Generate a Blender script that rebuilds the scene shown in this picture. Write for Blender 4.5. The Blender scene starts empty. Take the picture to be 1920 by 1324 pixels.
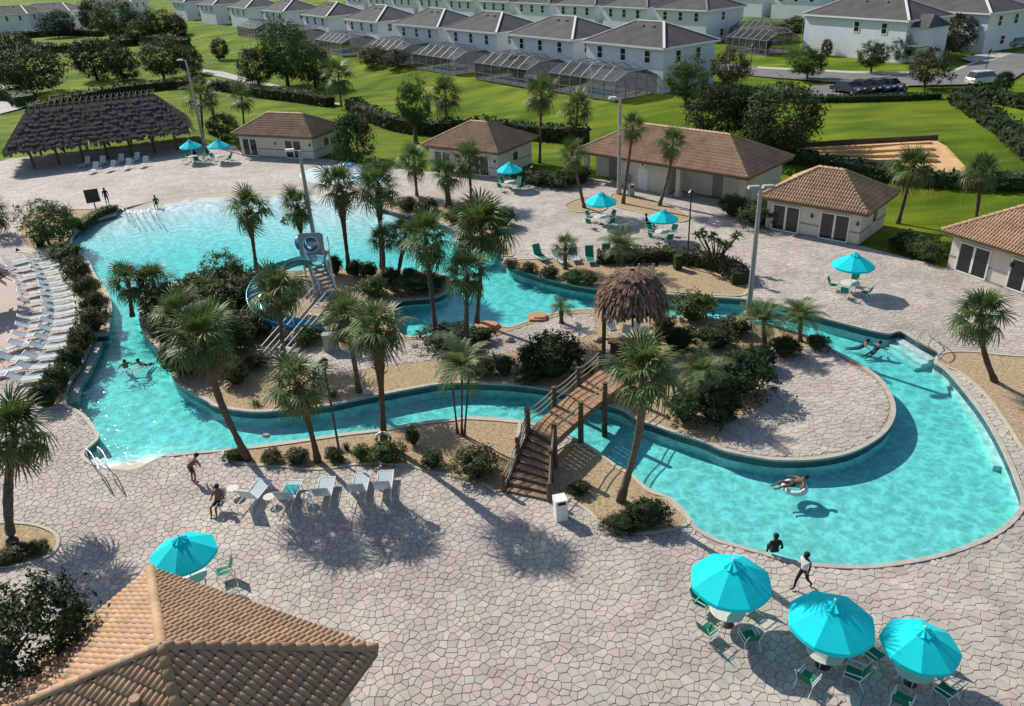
import bpy, math, random
import numpy as np
from math import sin, cos, pi, radians, sqrt, atan2, hypot
from mathutils import Vector, Matrix
from mathutils.geometry import delaunay_2d_cdt

random.seed(7)
scene = bpy.context.scene
COL = scene.collection
# ------------------------------------------------------------------ camera
FPX, PITCH, ROLL, CAMH = 1486.0, radians(27.5), radians(-3.0), 22.0     # focal length in photo pixels (1920 wide)
_cp, _sp = cos(PITCH), sin(PITCH)
_F = Vector((0, _cp, -_sp)); _U0 = Vector((0, _sp, _cp)); _R0 = Vector((1, 0, 0))
_R = _R0*cos(ROLL) + _U0*sin(ROLL); _U = _U0*cos(ROLL) - _R0*sin(ROLL)
CAM = Vector((0, 0, CAMH))
cam = bpy.data.cameras.new('camera'); cam_o = bpy.data.objects.new('camera', cam); COL.objects.link(cam_o)
cam.sensor_width = 36.0; cam.lens = 36.0*FPX/1920.0; cam.clip_end = 6000; cam.clip_start = 0.5
cam_o.matrix_world = Matrix(((_R.x, _U.x, -_F.x, 0), (_R.y, _U.y, -_F.y, 0), (_R.z, _U.z, -_F.z, CAMH), (0, 0, 0, 1)))
scene.camera = cam_o
# ------------------------------------------------------------------ daylight
SUN_AZ, SUN_EL = radians(-43), radians(38)                # azimuth from +Y towards +X
world = bpy.data.worlds.new('World'); scene.world = world; world.use_nodes = True
wn = world.node_tree; bg = wn.nodes['Background']
sky = wn.nodes.new('ShaderNodeTexSky'); sky.sky_type = 'NISHITA'; sky.sun_disc = False
sky.sun_elevation = SUN_EL; sky.sun_rotation = SUN_AZ; sky.air_density = 1.0; sky.dust_density = 0.6; sky.ozone_density = 1.0
wn.links.new(sky.outputs[0], bg.inputs[0]); bg.inputs[1].default_value = 0.108
sun = bpy.data.lights.new('sun', 'SUN'); sun.energy = 4.6; sun.angle = radians(0.53); sun.color = (1.0, 0.95, 0.87)
sun_o = bpy.data.objects.new('sun', sun); COL.objects.link(sun_o)
sd = Vector((sin(SUN_AZ)*cos(SUN_EL), cos(SUN_AZ)*cos(SUN_EL), sin(SUN_EL)))
sun_o.rotation_euler = sd.to_track_quat('Z', 'Y').to_euler(); sun_o.location = sd*200
vs = scene.view_settings; vs.view_transform = 'Standard'; vs.look = 'None'; vs.exposure = 0.25; vs.gamma = 1.0; vs.use_curve_mapping = False
scene.render.engine = 'CYCLES'
cy = scene.cycles
cy.use_denoising = True; cy.max_bounces = 8; cy.diffuse_bounces = 3; cy.glossy_bounces = 3; cy.transmission_bounces = 4
cy.transparent_max_bounces = 14; cy.volume_bounces = 0; cy.caustics_reflective = False; cy.caustics_refractive = False
cy.sample_clamp_indirect = 6.0; cy.use_adaptive_sampling = True; cy.adaptive_threshold = 0.015

# ------------------------------------------------------------------ pixel -> place
def smooth01(t): t = max(0.0, min(1.0, t)); return t*t*(3-2*t)
HROW = Vector((21.5, 109.0)); HDIR = Vector((-0.59, 0.807)); HNRM = Vector((0.807, 0.59))
def terr(x, y):
    d = (x-HROW.x)*HNRM.x + (y-HROW.y)*HNRM.y
    return 2.0*smooth01((d+14.0)/12.0)
def ray(px, py): return _F*FPX + _R*(px-960.0) - _U*(py-662.0)
def at(px, py, h=0.0):
    d = ray(px, py); t = (h-CAMH)/d.z
    return CAM + d*t
def att(px, py, h=0.0):                                     # on the terrain (+h)
    z = 0.0
    for _ in range(14):
        p = at(px, py, z+h); z = 0.5*z + 0.5*terr(p.x, p.y)
    p = at(px, py, z+h); return p
def over(base, px, py):                                     # the point above a base (same distance plane) seen at px,py
    d = ray(px, py); t = (base.y-CAM.y)/d.y
    return CAM + d*t
def depth(p): return (p-CAM).dot(_F)
def mpp(p): return depth(p)/FPX                             # metres per photo pixel at p

# ------------------------------------------------------------------ materials
def new_mat(name):
    m = bpy.data.materials.new(name); m.use_nodes = True
    return m, m.node_tree, m.node_tree.nodes, m.node_tree.links
def N(nt, t, **kw):
    n = nt.nodes.new(t)
    for k, v in kw.items():
        if k in n.inputs: n.inputs[k].default_value = v
        else: setattr(n, k, v)
    return n
def c4(c): return (c[0], c[1], c[2], 1.0)
def mat(name, c1, c2=None, scale=3.0, rough=0.7, bump=0.0, bscale=None, spec=0.3, metal=0.0, rnd=0.0, detail=5.0, attr=None, stretch=None, transl=0.0, coat=0.0):
    m, nt, ns, lk = new_mat(name); b = ns['Principled BSDF']
    b.inputs['Roughness'].default_value = rough; b.inputs['Metallic'].default_value = metal
    b.inputs['Specular IOR Level'].default_value = spec; b.inputs['Coat Weight'].default_value = coat
    tc = N(nt, 'ShaderNodeTexCoord'); src = tc.outputs['Object']
    if stretch:
        mp = N(nt, 'ShaderNodeMapping'); mp.inputs['Scale'].default_value = stretch; lk.new(src, mp.inputs[0]); src = mp.outputs[0]
    nz = N(nt, 'ShaderNodeTexNoise', Scale=scale, Detail=detail, Roughness=0.6); lk.new(src, nz.inputs['Vector'])
    rp = N(nt, 'ShaderNodeMapRange'); rp.inputs[1].default_value = 0.32; rp.inputs[2].default_value = 0.68
    lk.new(nz.outputs[0], rp.inputs[0])
    mx = N(nt, 'ShaderNodeMix', data_type='RGBA'); mx.inputs[6].default_value = c4(c1); mx.inputs[7].default_value = c4(c2 or [v*0.75 for v in c1])
    lk.new(rp.outputs[0], mx.inputs[0]); out = mx.outputs[2]
    if attr:
        at_ = N(nt, 'ShaderNodeAttribute', attribute_name=attr)
        m2 = N(nt, 'ShaderNodeMix', data_type='RGBA', blend_type='MULTIPLY'); m2.inputs[0].default_value = 1.0
        lk.new(out, m2.inputs[6]); lk.new(at_.outputs['Color'], m2.inputs[7]); out = m2.outputs[2]
    if rnd:
        oi = N(nt, 'ShaderNodeObjectInfo'); mr = N(nt, 'ShaderNodeMapRange'); mr.inputs[3].default_value = 1-rnd; mr.inputs[4].default_value = 1+rnd
        lk.new(oi.outputs['Random'], mr.inputs[0]); hs = N(nt, 'ShaderNodeHueSaturation'); lk.new(mr.outputs[0], hs.inputs['Value']); lk.new(out, hs.inputs['Color'])
        mr2 = N(nt, 'ShaderNodeMapRange'); mr2.inputs[3].default_value = 0.5-rnd*0.06; mr2.inputs[4].default_value = 0.5+rnd*0.06
        ml = N(nt, 'ShaderNodeMath', operation='FRACT'); mu = N(nt, 'ShaderNodeMath', operation='MULTIPLY'); mu.inputs[1].default_value = 7.31
        lk.new(oi.outputs['Random'], mu.inputs[0]); lk.new(mu.outputs[0], ml.inputs[0]); lk.new(ml.outputs[0], mr2.inputs[0]); lk.new(mr2.outputs[0], hs.inputs['Hue'])
        out = hs.outputs[0]
    lk.new(out, b.inputs['Base Color'])
    if bump:
        n2 = N(nt, 'ShaderNodeTexNoise', Scale=bscale or scale*4, Detail=4.0); lk.new(src, n2.inputs['Vector'])
        bp = N(nt, 'ShaderNodeBump', Strength=bump, Distance=0.05); lk.new(n2.outputs[0], bp.inputs['Height']); lk.new(bp.outputs[0], b.inputs['Normal'])
    if transl:
        tr = N(nt, 'ShaderNodeBsdfTranslucent'); lk.new(out, tr.inputs['Color']); ms = N(nt, 'ShaderNodeMixShader'); ms.inputs[0].default_value = transl
        lk.new(b.outputs[0], ms.inputs[1]); lk.new(tr.outputs[0], ms.inputs[2]); lk.new(ms.outputs[0], ns['Material Output'].inputs['Surface'])
    return m

def stone_mat(name, voronoi=False):
    m, nt, ns, lk = new_mat(name); b = ns['Principled BSDF']; b.inputs['Roughness'].default_value = 0.8; b.inputs['Specular IOR Level'].default_value = 0.25
    geo = N(nt, 'ShaderNodeNewGeometry'); pos = geo.outputs['Position']
    nz = N(nt, 'ShaderNodeTexNoise', Scale=2.2, Detail=8.0, Roughness=0.7); lk.new(pos, nz.inputs['Vector'])
    big = N(nt, 'ShaderNodeTexNoise', Scale=0.13, Detail=3.0); lk.new(pos, big.inputs['Vector'])
    if voronoi:
        vo = N(nt, 'ShaderNodeTexVoronoi', Scale=2.9, feature='F1'); lk.new(pos, vo.inputs['Vector'])
        ve = N(nt, 'ShaderNodeTexVoronoi', Scale=2.9, feature='DISTANCE_TO_EDGE'); lk.new(pos, ve.inputs['Vector'])
        hs0 = N(nt, 'ShaderNodeSeparateColor'); lk.new(vo.outputs['Color'], hs0.inputs[0])
        cr = N(nt, 'ShaderNodeValToRGB'); e = cr.color_ramp.elements; e[0].color = c4((.42, .36, .31)); e[1].color = c4((.54, .47, .41))
        lk.new(hs0.outputs[0], cr.inputs[0]); tint = cr.outputs[0]
        er = N(nt, 'ShaderNodeMapRange'); er.inputs[1].default_value = 0.01; er.inputs[2].default_value = 0.05; lk.new(ve.outputs['Distance'], er.inputs[0])
        mg = N(nt, 'ShaderNodeMix', data_type='RGBA'); mg.inputs[6].default_value = c4((.36, .31, .275)); lk.new(er.outputs[0], mg.inputs[0]); lk.new(tint, mg.inputs[7]); tint = mg.outputs[2]
    else:
        a = N(nt, 'ShaderNodeAttribute', attribute_name='tint'); tint = a.outputs['Color']
    r1 = N(nt, 'ShaderNodeMapRange'); r1.inputs[1].default_value = .3; r1.inputs[2].default_value = .7; r1.inputs[3].default_value = 0.86; r1.inputs[4].default_value = 1.10; lk.new(nz.outputs[0], r1.inputs[0])
    r2 = N(nt, 'ShaderNodeMapRange'); r2.inputs[1].default_value = .3; r2.inputs[2].default_value = .7; r2.inputs[3].default_value = 0.80; r2.inputs[4].default_value = 1.10; lk.new(big.outputs[0], r2.inputs[0])
    mo = N(nt, 'ShaderNodeTexNoise', Scale=0.62, Detail=5.0, Roughness=0.65); lk.new(pos, mo.inputs['Vector'])
    r3 = N(nt, 'ShaderNodeMapRange'); r3.inputs[1].default_value = .35; r3.inputs[2].default_value = .65; r3.inputs[3].default_value = 0.88; r3.inputs[4].default_value = 1.08; lk.new(mo.outputs[0], r3.inputs[0])
    m0 = N(nt, 'ShaderNodeMath', operation='MULTIPLY'); lk.new(r1.outputs[0], m0.inputs[0]); lk.new(r3.outputs[0], m0.inputs[1])
    mm = N(nt, 'ShaderNodeMath', operation='MULTIPLY'); lk.new(m0.outputs[0], mm.inputs[0]); lk.new(r2.outputs[0], mm.inputs[1])
    hu = N(nt, 'ShaderNodeMapRange'); hu.inputs[1].default_value = .3; hu.inputs[2].default_value = .7; hu.inputs[3].default_value = 0.478; hu.inputs[4].default_value = 0.522; h2 = N(nt, 'ShaderNodeTexNoise', Scale=0.31, Detail=3.0); lk.new(pos, h2.inputs['Vector']); lk.new(h2.outputs[0], hu.inputs[0])
    hs = N(nt, 'ShaderNodeHueSaturation'); lk.new(mm.outputs[0], hs.inputs['Value']); lk.new(tint, hs.inputs['Color']); lk.new(hu.outputs[0], hs.inputs['Hue'])
    lk.new(hs.outputs[0], b.inputs['Base Color'])
    bp = N(nt, 'ShaderNodeBump', Strength=0.35, Distance=0.02); lk.new(nz.outputs[0], bp.inputs['Height']); lk.new(bp.outputs[0], b.inputs['Normal'])
    return m

def grass_mat():
    m, nt, ns, lk = new_mat('grass'); b = ns['Principled BSDF']; b.inputs['Roughness'].default_value = 0.9; b.inputs['Specular IOR Level'].default_value = 0.1
    geo = N(nt, 'ShaderNodeNewGeometry'); pos = geo.outputs['Position']
    a = N(nt, 'ShaderNodeTexNoise', Scale=0.05, Detail=6.0, Roughness=0.62); lk.new(pos, a.inputs['Vector'])
    mp = N(nt, 'ShaderNodeMapping'); mp.inputs['Rotation'].default_value = (0, 0, radians(20)); mp.inputs['Scale'].default_value = (0.25, 1.0, 1.0); lk.new(pos, mp.inputs[0])
    st = N(nt, 'ShaderNodeTexNoise', Scale=0.5, Detail=5.0); lk.new(mp.outputs[0], st.inputs['Vector'])
    fi = N(nt, 'ShaderNodeTexNoise', Scale=5.0, Detail=6.0, Roughness=0.75); lk.new(pos, fi.inputs['Vector'])
    ad = N(nt, 'ShaderNodeMath', operation='ADD'); lk.new(a.outputs[0], ad.inputs[0]); lk.new(st.outputs[0], ad.inputs[1])
    ad2 = N(nt, 'ShaderNodeMath', operation='MULTIPLY_ADD'); ad2.inputs[1].default_value = 0.6; lk.new(fi.outputs[0], ad2.inputs[0]); lk.new(ad.outputs[0], ad2.inputs[2])
    cr = N(nt, 'ShaderNodeValToRGB'); e = cr.color_ramp.elements
    e[0].position = .36; e[0].color = c4((.040, .085, .006)); e[1].position = .64; e[1].color = c4((.255, .265, .026))
    n = e.new(.50); n.color = c4((.118, .182, .010)); n = e.new(.57); n.color = c4((.175, .225, .014))
    dv = N(nt, 'ShaderNodeMath', operation='DIVIDE'); dv.inputs[1].default_value = 2.6; lk.new(ad2.outputs[0], dv.inputs[0]); lk.new(dv.outputs[0], cr.inputs[0])
    lk.new(cr.outputs[0], b.inputs['Base Color'])
    mo = N(nt, 'ShaderNodeTexNoise', Scale=0.055, Detail=2.0); lk.new(pos, mo.inputs['Vector'])
    b0_ = N(nt, 'ShaderNodeBump', Strength=1.0, Distance=5.0); lk.new(mo.outputs[0], b0_.inputs['Height'])
    bp = N(nt, 'ShaderNodeBump', Strength=0.7, Distance=0.2); lk.new(fi.outputs[0], bp.inputs['Height']); lk.new(b0_.outputs[0], bp.inputs['Normal']); lk.new(bp.outputs[0], b.inputs['Normal'])
    return m

def water_mat():
    m, nt, ns, lk = new_mat('water'); ns.remove(ns['Principled BSDF']); out = ns['Material Output']
    geo = N(nt, 'ShaderNodeNewGeometry'); pos = geo.outputs['Position']
    wn1 = N(nt, 'ShaderNodeTexNoise', Scale=1.6, Detail=3.0); lk.new(pos, wn1.inputs['Vector'])
    sc = N(nt, 'ShaderNodeVectorMath', operation='SCALE'); sc.inputs['Scale'].default_value = 0.75; lk.new(wn1.outputs['Color'], sc.inputs[0])
    ad = N(nt, 'ShaderNodeVectorMath', operation='ADD'); lk.new(pos, ad.inputs[0]); lk.new(sc.outputs[0], ad.inputs[1])
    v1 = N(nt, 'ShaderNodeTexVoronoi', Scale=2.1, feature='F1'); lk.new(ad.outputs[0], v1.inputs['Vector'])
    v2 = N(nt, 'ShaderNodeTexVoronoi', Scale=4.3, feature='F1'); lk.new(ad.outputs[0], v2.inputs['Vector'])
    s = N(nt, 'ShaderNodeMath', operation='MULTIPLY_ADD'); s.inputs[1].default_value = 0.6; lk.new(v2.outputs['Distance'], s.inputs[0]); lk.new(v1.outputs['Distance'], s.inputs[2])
    r = N(nt, 'ShaderNodeMapRange', interpolation_type='SMOOTHSTEP'); r.inputs[1].default_value = 0.58; r.inputs[2].default_value = 1.10; r.inputs[3].default_value = 0.90; r.inputs[4].default_value = 1.18; lk.new(s.outputs[0], r.inputs[0])  # bright caustic lines put into the see-through colour, standing in for focused sunlight
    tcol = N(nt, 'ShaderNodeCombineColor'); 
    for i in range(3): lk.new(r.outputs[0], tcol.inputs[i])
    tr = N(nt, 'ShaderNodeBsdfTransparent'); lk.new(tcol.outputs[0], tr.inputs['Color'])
    wv = N(nt, 'ShaderNodeTexNoise', Scale=2.2, Detail=4.0, Roughness=0.55); lk.new(ad.outputs[0], wv.inputs['Vector'])
    hsum = N(nt, 'ShaderNodeMath', operation='MULTIPLY_ADD'); hsum.inputs[1].default_value = 0.35; lk.new(s.outputs[0], hsum.inputs[0]); lk.new(wv.outputs[0], hsum.inputs[2])
    bp = N(nt, 'ShaderNodeBump', Strength=0.30, Distance=0.12); lk.new(hsum.outputs[0], bp.inputs['Height'])
    gl = N(nt, 'ShaderNodeBsdfGlossy', Roughness=0.10); lk.new(bp.outputs[0], gl.inputs['Normal'])
    dt = N(nt, 'ShaderNodeVectorMath', operation='DOT_PRODUCT'); lk.new(geo.outputs['Incoming'], dt.inputs[0]); lk.new(geo.outputs['Normal'], dt.inputs[1])
    ab = N(nt, 'ShaderNodeMath', operation='ABSOLUTE'); lk.new(dt.outputs['Value'], ab.inputs[0])
    om = N(nt, 'ShaderNodeMath', operation='SUBTRACT'); om.inputs[0].default_value = 1.0; lk.new(ab.outputs[0], om.inputs[1])
    pw = N(nt, 'ShaderNodeMath', operation='POWER'); pw.inputs[1].default_value = 5.0; lk.new(om.outputs[0], pw.inputs[0])
    fr = N(nt, 'ShaderNodeMath', operation='MULTIPLY_ADD'); fr.inputs[1].default_value = 0.98; fr.inputs[2].default_value = 0.02; lk.new(pw.outputs[0], fr.inputs[0])
    mx = N(nt, 'ShaderNodeMixShader'); lk.new(fr.outputs[0], mx.inputs[0]); lk.new(tr.outputs[0], mx.inputs[1]); lk.new(gl.outputs[0], mx.inputs[2])
    lk.new(mx.outputs[0], out.inputs['Surface'])
    va = N(nt, 'ShaderNodeVolumeAbsorption', Density=0.74); va.inputs['Color'].default_value = (0.0, 0.915, 0.885, 1); lk.new(va.outputs[0], out.inputs['Volume'])
    return m

M = {}
M['grass'] = grass_mat(); M['water'] = water_mat(); M['stone'] = stone_mat('flagstone'); M['deck'] = stone_mat('deck_far', True)
M['grout'] = mat('grout', (.365, .31, .26), (.30, .25, .21), 3, .9, .2)
M['plaster'] = mat('pool_plaster', (.57, .58, .565), (.52, .54, .535), 0.6, .8)
M['tile_band'] = mat('waterline_tile', (.045, .10, .12), (.02, .05, .07), 6, .3, spec=.5)
M['coping'] = mat('coping', (.50, .45, .39), (.38, .33, .28), 2.5, .75, .2)
M['gravel'] = mat('gravel', (.53, .395, .235), (.25, .175, .10), 7.0, .95, .9, 16, detail=9)
M['sand'] = mat('sand', (.66, .42, .20), (.52, .31, .14), .8, .95, .4, 6)
M['pad'] = mat('splash_pad', (.70, .80, .81), (.58, .72, .75), .5, .3, .2)
M['curb'] = mat('curb', (.52, .48, .38), (.42, .38, .29), 1.5, .85, .2)
M['concrete'] = mat('concrete', (.46, .435, .40), (.38, .355, .325), .4, .85, .2)
M['pink'] = mat('pink_concrete', (.52, .40, .34), (.44, .33, .28), .25, .85, .2)
M['asphalt'] = mat('asphalt', (.20, .195, .185), (.15, .145, .14), .3, .9, .2)
M['stucco'] = mat('stucco', (.66, .61, .50), (.58, .53, .43), 1.2, .85, .25, 25)
M['stucco_w'] = mat('house_stucco', (.70, .72, .74), (.62, .64, .66), .35, .85, .2, rnd=.06)
M['trimw'] = mat('white_trim', (.80, .79, .75), (.72, .71, .67), 2, .6)
M['trimgrey'] = mat('grey_band', (.28, .27, .26), (.22, .21, .2), 2, .7)
M['glass'] = mat('dark_glass', (.012, .014, .016), (.02, .024, .028), 1.5, .12, spec=.6)
M['fascia'] = mat('fascia', (.20, .13, .085), (.15, .10, .06), 3, .7)
M['tile'] = mat('roof_tile', (.47, .315, .195), (.34, .215, .135), 0.6, .75, .3, 9, rnd=.12, attr='tint')
M['tile_gap'] = mat('roof_deck', (.06, .035, .02), (.04, .022, .012), 3, .9)
M['shingle'] = mat('shingle', (.110, .102, .098), (.072, .068, .066), .5, .95, .5, 3, rnd=.18)
M['thatch'] = mat('thatch', (.078, .060, .055), (.036, .028, .027), 5, .95, .8, 12, stretch=(3, 3, .6))
M['thatch_l'] = mat('thatch_light', (.25, .18, .125), (.12, .082, .058), 5, .95, .8, 12, stretch=(3, 3, .6), attr='tint')
M['wood'] = mat('timber', (.13, .085, .05), (.075, .05, .03), 4, .8, .4, 20, stretch=(1, 1, .2))
M['plank'] = mat('bridge_plank', (.42, .25, .135), (.31, .18, .10), 3, .75, .3, 15, rnd=.12)
M['tread'] = mat('stair_tread', (.36, .235, .14), (.22, .135, .08), 4, .8, .3, 15, rnd=.1)
M['rope'] = mat('rope', (.42, .34, .22), (.30, .23, .15), 8, .9)
M['trunk'] = mat('palm_trunk', (.165, .125, .095), (.07, .053, .042), 5, .95, .9, 10, stretch=(1, 1, 2.2), rnd=.15)
M['boots'] = mat('palm_boots', (.15, .085, .05), (.06, .035, .022), 6, .95, .9, 12)
M['bark'] = mat('bark', (.13, .10, .075), (.06, .045, .035), 4, .95, .6)
M['frond'] = mat('palm_leaf', (.135, .185, .050), (.075, .120, .032), 1.3, .5, spec=.3, rnd=.35, transl=.28)
M['frond_l'] = mat('palm_leaf_light', (.19, .235, .080), (.105, .155, .050), 1.3, .5, spec=.3, rnd=.35, transl=.3)
M['frond_dead'] = mat('palm_leaf_dead', (.19, .125, .065), (.10, .065, .035), 1.3, .8, rnd=.3, transl=.28)
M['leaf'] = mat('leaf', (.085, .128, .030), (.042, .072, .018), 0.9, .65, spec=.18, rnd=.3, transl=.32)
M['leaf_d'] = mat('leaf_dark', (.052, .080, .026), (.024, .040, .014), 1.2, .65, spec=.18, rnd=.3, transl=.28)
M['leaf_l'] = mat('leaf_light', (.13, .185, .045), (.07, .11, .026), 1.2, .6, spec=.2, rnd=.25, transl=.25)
M['leaf_o'] = mat('leaf_olive', (.105, .105, .038), (.055, .055, .022), 1.2, .6, spec=.3, rnd=.3, transl=.32)
M['canvas'] = mat('turquoise_canvas', (.008, .74, .80), (.006, .68, .74), 1.5, .75, .1, 40, spec=.2, rnd=.05, transl=.22)
M['metal_w'] = mat('white_metal', (.78, .78, .76), (.68, .68, .66), 5, .4, spec=.5)
M['metal_d'] = mat('dark_metal', (.035, .035, .035), (.025, .025, .025), 5, .45, spec=.5)
M['chrome'] = mat('steel_rail', (.65, .65, .66), (.55, .55, .56), 5, .2, metal=1.0)
M['pole'] = mat('light_pole', (.40, .39, .36), (.32, .31, .29), 2, .6, .1)
M['alum'] = mat('aluminium', (.30, .30, .30), (.24, .24, .245), 2, .45, spec=.5)
M['sling_w'] = mat('pale_sling', (.46, .53, .56), (.40, .47, .50), 3, .7, rnd=.05, transl=.12)
M['sling_g'] = mat('green_sling', (.012, .20, .125), (.010, .16, .10), 3, .7, rnd=.12, transl=.15)
M['sling_t'] = mat('teal_towel', (.03, .36, .36), (.02, .28, .29), 3, .85)
M['table'] = mat('table_top', (.62, .58, .50), (.54, .50, .43), 4, .45)
M['slide_t'] = mat('slide_teal', (.02, .30, .33), (.015, .25, .28), 1, .25, spec=.5, coat=.3)
M['slide_b'] = mat('slide_blue', (.03, .24, .42), (.025, .20, .36), 1, .25, spec=.5, coat=.3)
M['greyp'] = mat('grey_panel', (.34, .345, .35), (.28, .285, .29), 1.5, .6, .1)
M['slab'] = mat('sandstone_slab', (.55, .27, .15), (.42, .20, .12), 2, .85, .3)
M['skin'] = mat('skin', (.22, .12, .075), (.18, .095, .06), 6, .55)
M['skin_d'] = mat('dark_skin', (.055, .030, .020), (.045, .025, .017), 6, .55)
M['black'] = mat('black_cloth', (.012, .012, .014), (.02, .02, .022), 6, .8)
M['white'] = mat('white_cloth', (.72, .71, .69), (.62, .61, .60), 6, .8)
M['swim'] = mat('dark_swimwear', (.03, .035, .06), (.02, .02, .035), 6, .7)
M['foam'] = mat('splash_foam', (.85, .90, .90), (.75, .85, .86), 6, .6, .6)
M['red'] = mat('red_plastic', (.45, .05, .03), (.35, .04, .03), 4, .4)
M['bluep'] = mat('blue_plastic', (.02, .22, .62), (.02, .18, .52), 4, .35, coat=.3)
M['rubber'] = mat('tyre', (.02, .02, .02), (.012, .012, .012), 5, .85)
def screen_mat():
    m, nt, ns, lk = new_mat('insect_screen'); b = ns['Principled BSDF']; b.inputs['Base Color'].default_value = (.03, .034, .036, 1); b.inputs['Roughness'].default_value = .8
    t = N(nt, 'ShaderNodeBsdfTransparent'); mx = N(nt, 'ShaderNodeMixShader'); mx.inputs[0].default_value = .55
    lk.new(t.outputs[0], mx.inputs[1]); lk.new(b.outputs[0], mx.inputs[2]); lk.new(mx.outputs[0], ns['Material Output'].inputs['Surface']); return m
M['screen'] = screen_mat()
def emit_lamp():
    m, nt, ns, lk = new_mat('lamp_globe'); b = ns['Principled BSDF']; b.inputs['Base Color'].default_value = (.85, .85, .82, 1); b.inputs['Roughness'].default_value = .35; return m
M['globe'] = emit_lamp()

# ------------------------------------------------------------------ mesh helpers
class MB:
    def __init__(s): s.v = []; s.f = []; s.m = []; s.t = []
    def add(s, vs_, fs, m=0, t=None):
        o = len(s.v); s.v.extend([tuple(p) for p in vs_])
        for f in fs: s.f.append(tuple(i+o for i in f)); s.m.append(m); s.t.append(t)
        return s
    def box(s, c, size, rz=0.0, m=0, taper=1.0):
        hx, hy, hz = size[0]/2, size[1]/2, size[2]/2; ca, sa = cos(rz), sin(rz); P = []
        for z, k in ((-hz, 1.0), (hz, taper)):
            for x, y in ((-hx, -hy), (hx, -hy), (hx, hy), (-hx, hy)):
                x, y = x*k, y*k; P.append((c[0]+x*ca-y*sa, c[1]+x*sa+y*ca, c[2]+z))
        return s.add(P, [(3, 2, 1, 0), (4, 5, 6, 7), (0, 1, 5, 4), (1, 2, 6, 5), (2, 3, 7, 6), (3, 0, 4, 7)], m)
    def beam(s, p0, p1, w, h=None, m=0):
        p0, p1 = Vector(p0), Vector(p1); d = (p1-p0); 
        if d.length < 1e-6: return s
        d.normalize(); up = Vector((0, 0, 1)) if abs(d.z) < .95 else Vector((1, 0, 0))
        a = d.cross(up).normalized(); b = a.cross(d).normalized(); h = h or w; P = []
        for p in (p0, p1):
            for x, y in ((-1, -1), (1, -1), (1, 1), (-1, 1)): P.append(p + a*(x*w/2) + b*(y*h/2))
        return s.add(P, [(3, 2, 1, 0), (4, 5, 6, 7), (0, 1, 5, 4), (1, 2, 6, 5), (2, 3, 7, 6), (3, 0, 4, 7)], m)
    def tube(s, pts, r, n=8, m=0, cap=True, radii=None):
        pts = [Vector(p) for p in pts]; k = len(pts); R = radii or [r]*k; o = []
        ref = Vector((0, 0, 1))
        for i, p in enumerate(pts):
            d = (pts[min(i+1, k-1)]-pts[max(i-1, 0)])
            if d.length < 1e-9: d = Vector((0, 0, 1))
            d.normalize()
            a = d.cross(ref)
            if a.length < .2: a = d.cross(Vector((0, 1, 0)))
            a.normalize(); b = d.cross(a)
            o += [p + (a*cos(2*pi*j/n) + b*sin(2*pi*j/n))*R[i] for j in range(n)]
        fs = [(i*n+j, i*n+(j+1) % n, (i+1)*n+(j+1) % n, (i+1)*n+j) for i in range(k-1) for j in range(n)]
        if cap: fs += [tuple(range(n-1, -1, -1)), tuple((k-1)*n+j for j in range(n))]
        return s.add(o, fs, m)
    def lathe(s, prof, c=(0, 0, 0), n=16, m=0, a0=0.0):
        k = len(prof); o = []
        for r, z in prof: o += [(c[0]+r*cos(a0+2*pi*j/n), c[1]+r*sin(a0+2*pi*j/n), c[2]+z) for j in range(n)]
        fs = [(i*n+j, i*n+(j+1) % n, (i+1)*n+(j+1) % n, (i+1)*n+j) for i in range(k-1) for j in range(n)]
        return s.add(o, fs, m)
    def disc(s, c, r, z, n=20, m=0): return s.add([(c[0]+r*cos(2*pi*j/n), c[1]+r*sin(2*pi*j/n), z) for j in range(n)], [tuple(range(n))], m)
    def ball(s, c, r, n=8, k=6, m=0, sq=(1, 1, 1)):
        prof = [(max(1e-4, r*sin(pi*i/k)), -r*cos(pi*i/k)) for i in range(k+1)]; o = []
        for a, z in prof: o += [(c[0]+a*sq[0]*cos(2*pi*j/n), c[1]+a*sq[1]*sin(2*pi*j/n), c[2]+z*sq[2]) for j in range(n)]
        return s.add(o, [(i*n+j, i*n+(j+1) % n, (i+1)*n+(j+1) % n, (i+1)*n+j) for i in range(k) for j in range(n)], m)
    def prism(s, poly, z0, z1, m=0):
        n = len(poly); P = [(p[0], p[1], z0) for p in poly] + [(p[0], p[1], z1) for p in poly]
        return s.add(P, [tuple(range(n-1, -1, -1)), tuple(range(n, 2*n))] + [(i, (i+1) % n, n+(i+1) % n, n+i) for i in range(n)], m)
    def mesh(s, name, mats, smooth=False, tint=False):
        me = bpy.data.meshes.new(name); me.from_pydata(s.v, [], s.f)
        for q in (mats if isinstance(mats, (list, tuple)) else [mats]): me.materials.append(M[q])
        me.polygons.foreach_set('material_index', s.m)
        if smooth: me.polygons.foreach_set('use_smooth', [True]*len(s.f))
        if tint:
            a = me.attributes.new('tint', 'FLOAT_COLOR', 'FACE'); L = []
            for t in s.t: L += [t[0], t[1], t[2], 1.0] if t else [1.0, 1.0, 1.0, 1.0]
            a.data.foreach_set('color', L)
        me.update(); return me
    def build(s, name, mats, parent=None, smooth=False, tint=False): return obj(name, s.mesh(name, mats, smooth, tint), parent)
def obj(name, me, parent=None):
    o = bpy.data.objects.new(name, me); COL.objects.link(o)
    if parent: o.parent = parent
    return o
def tag(o, label=None, cat=None, group=None, kind=None):
    if label: o['label'] = label
    if cat: o['category'] = cat
    if group: o['group'] = group
    if kind: o['kind'] = kind
    return o
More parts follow.
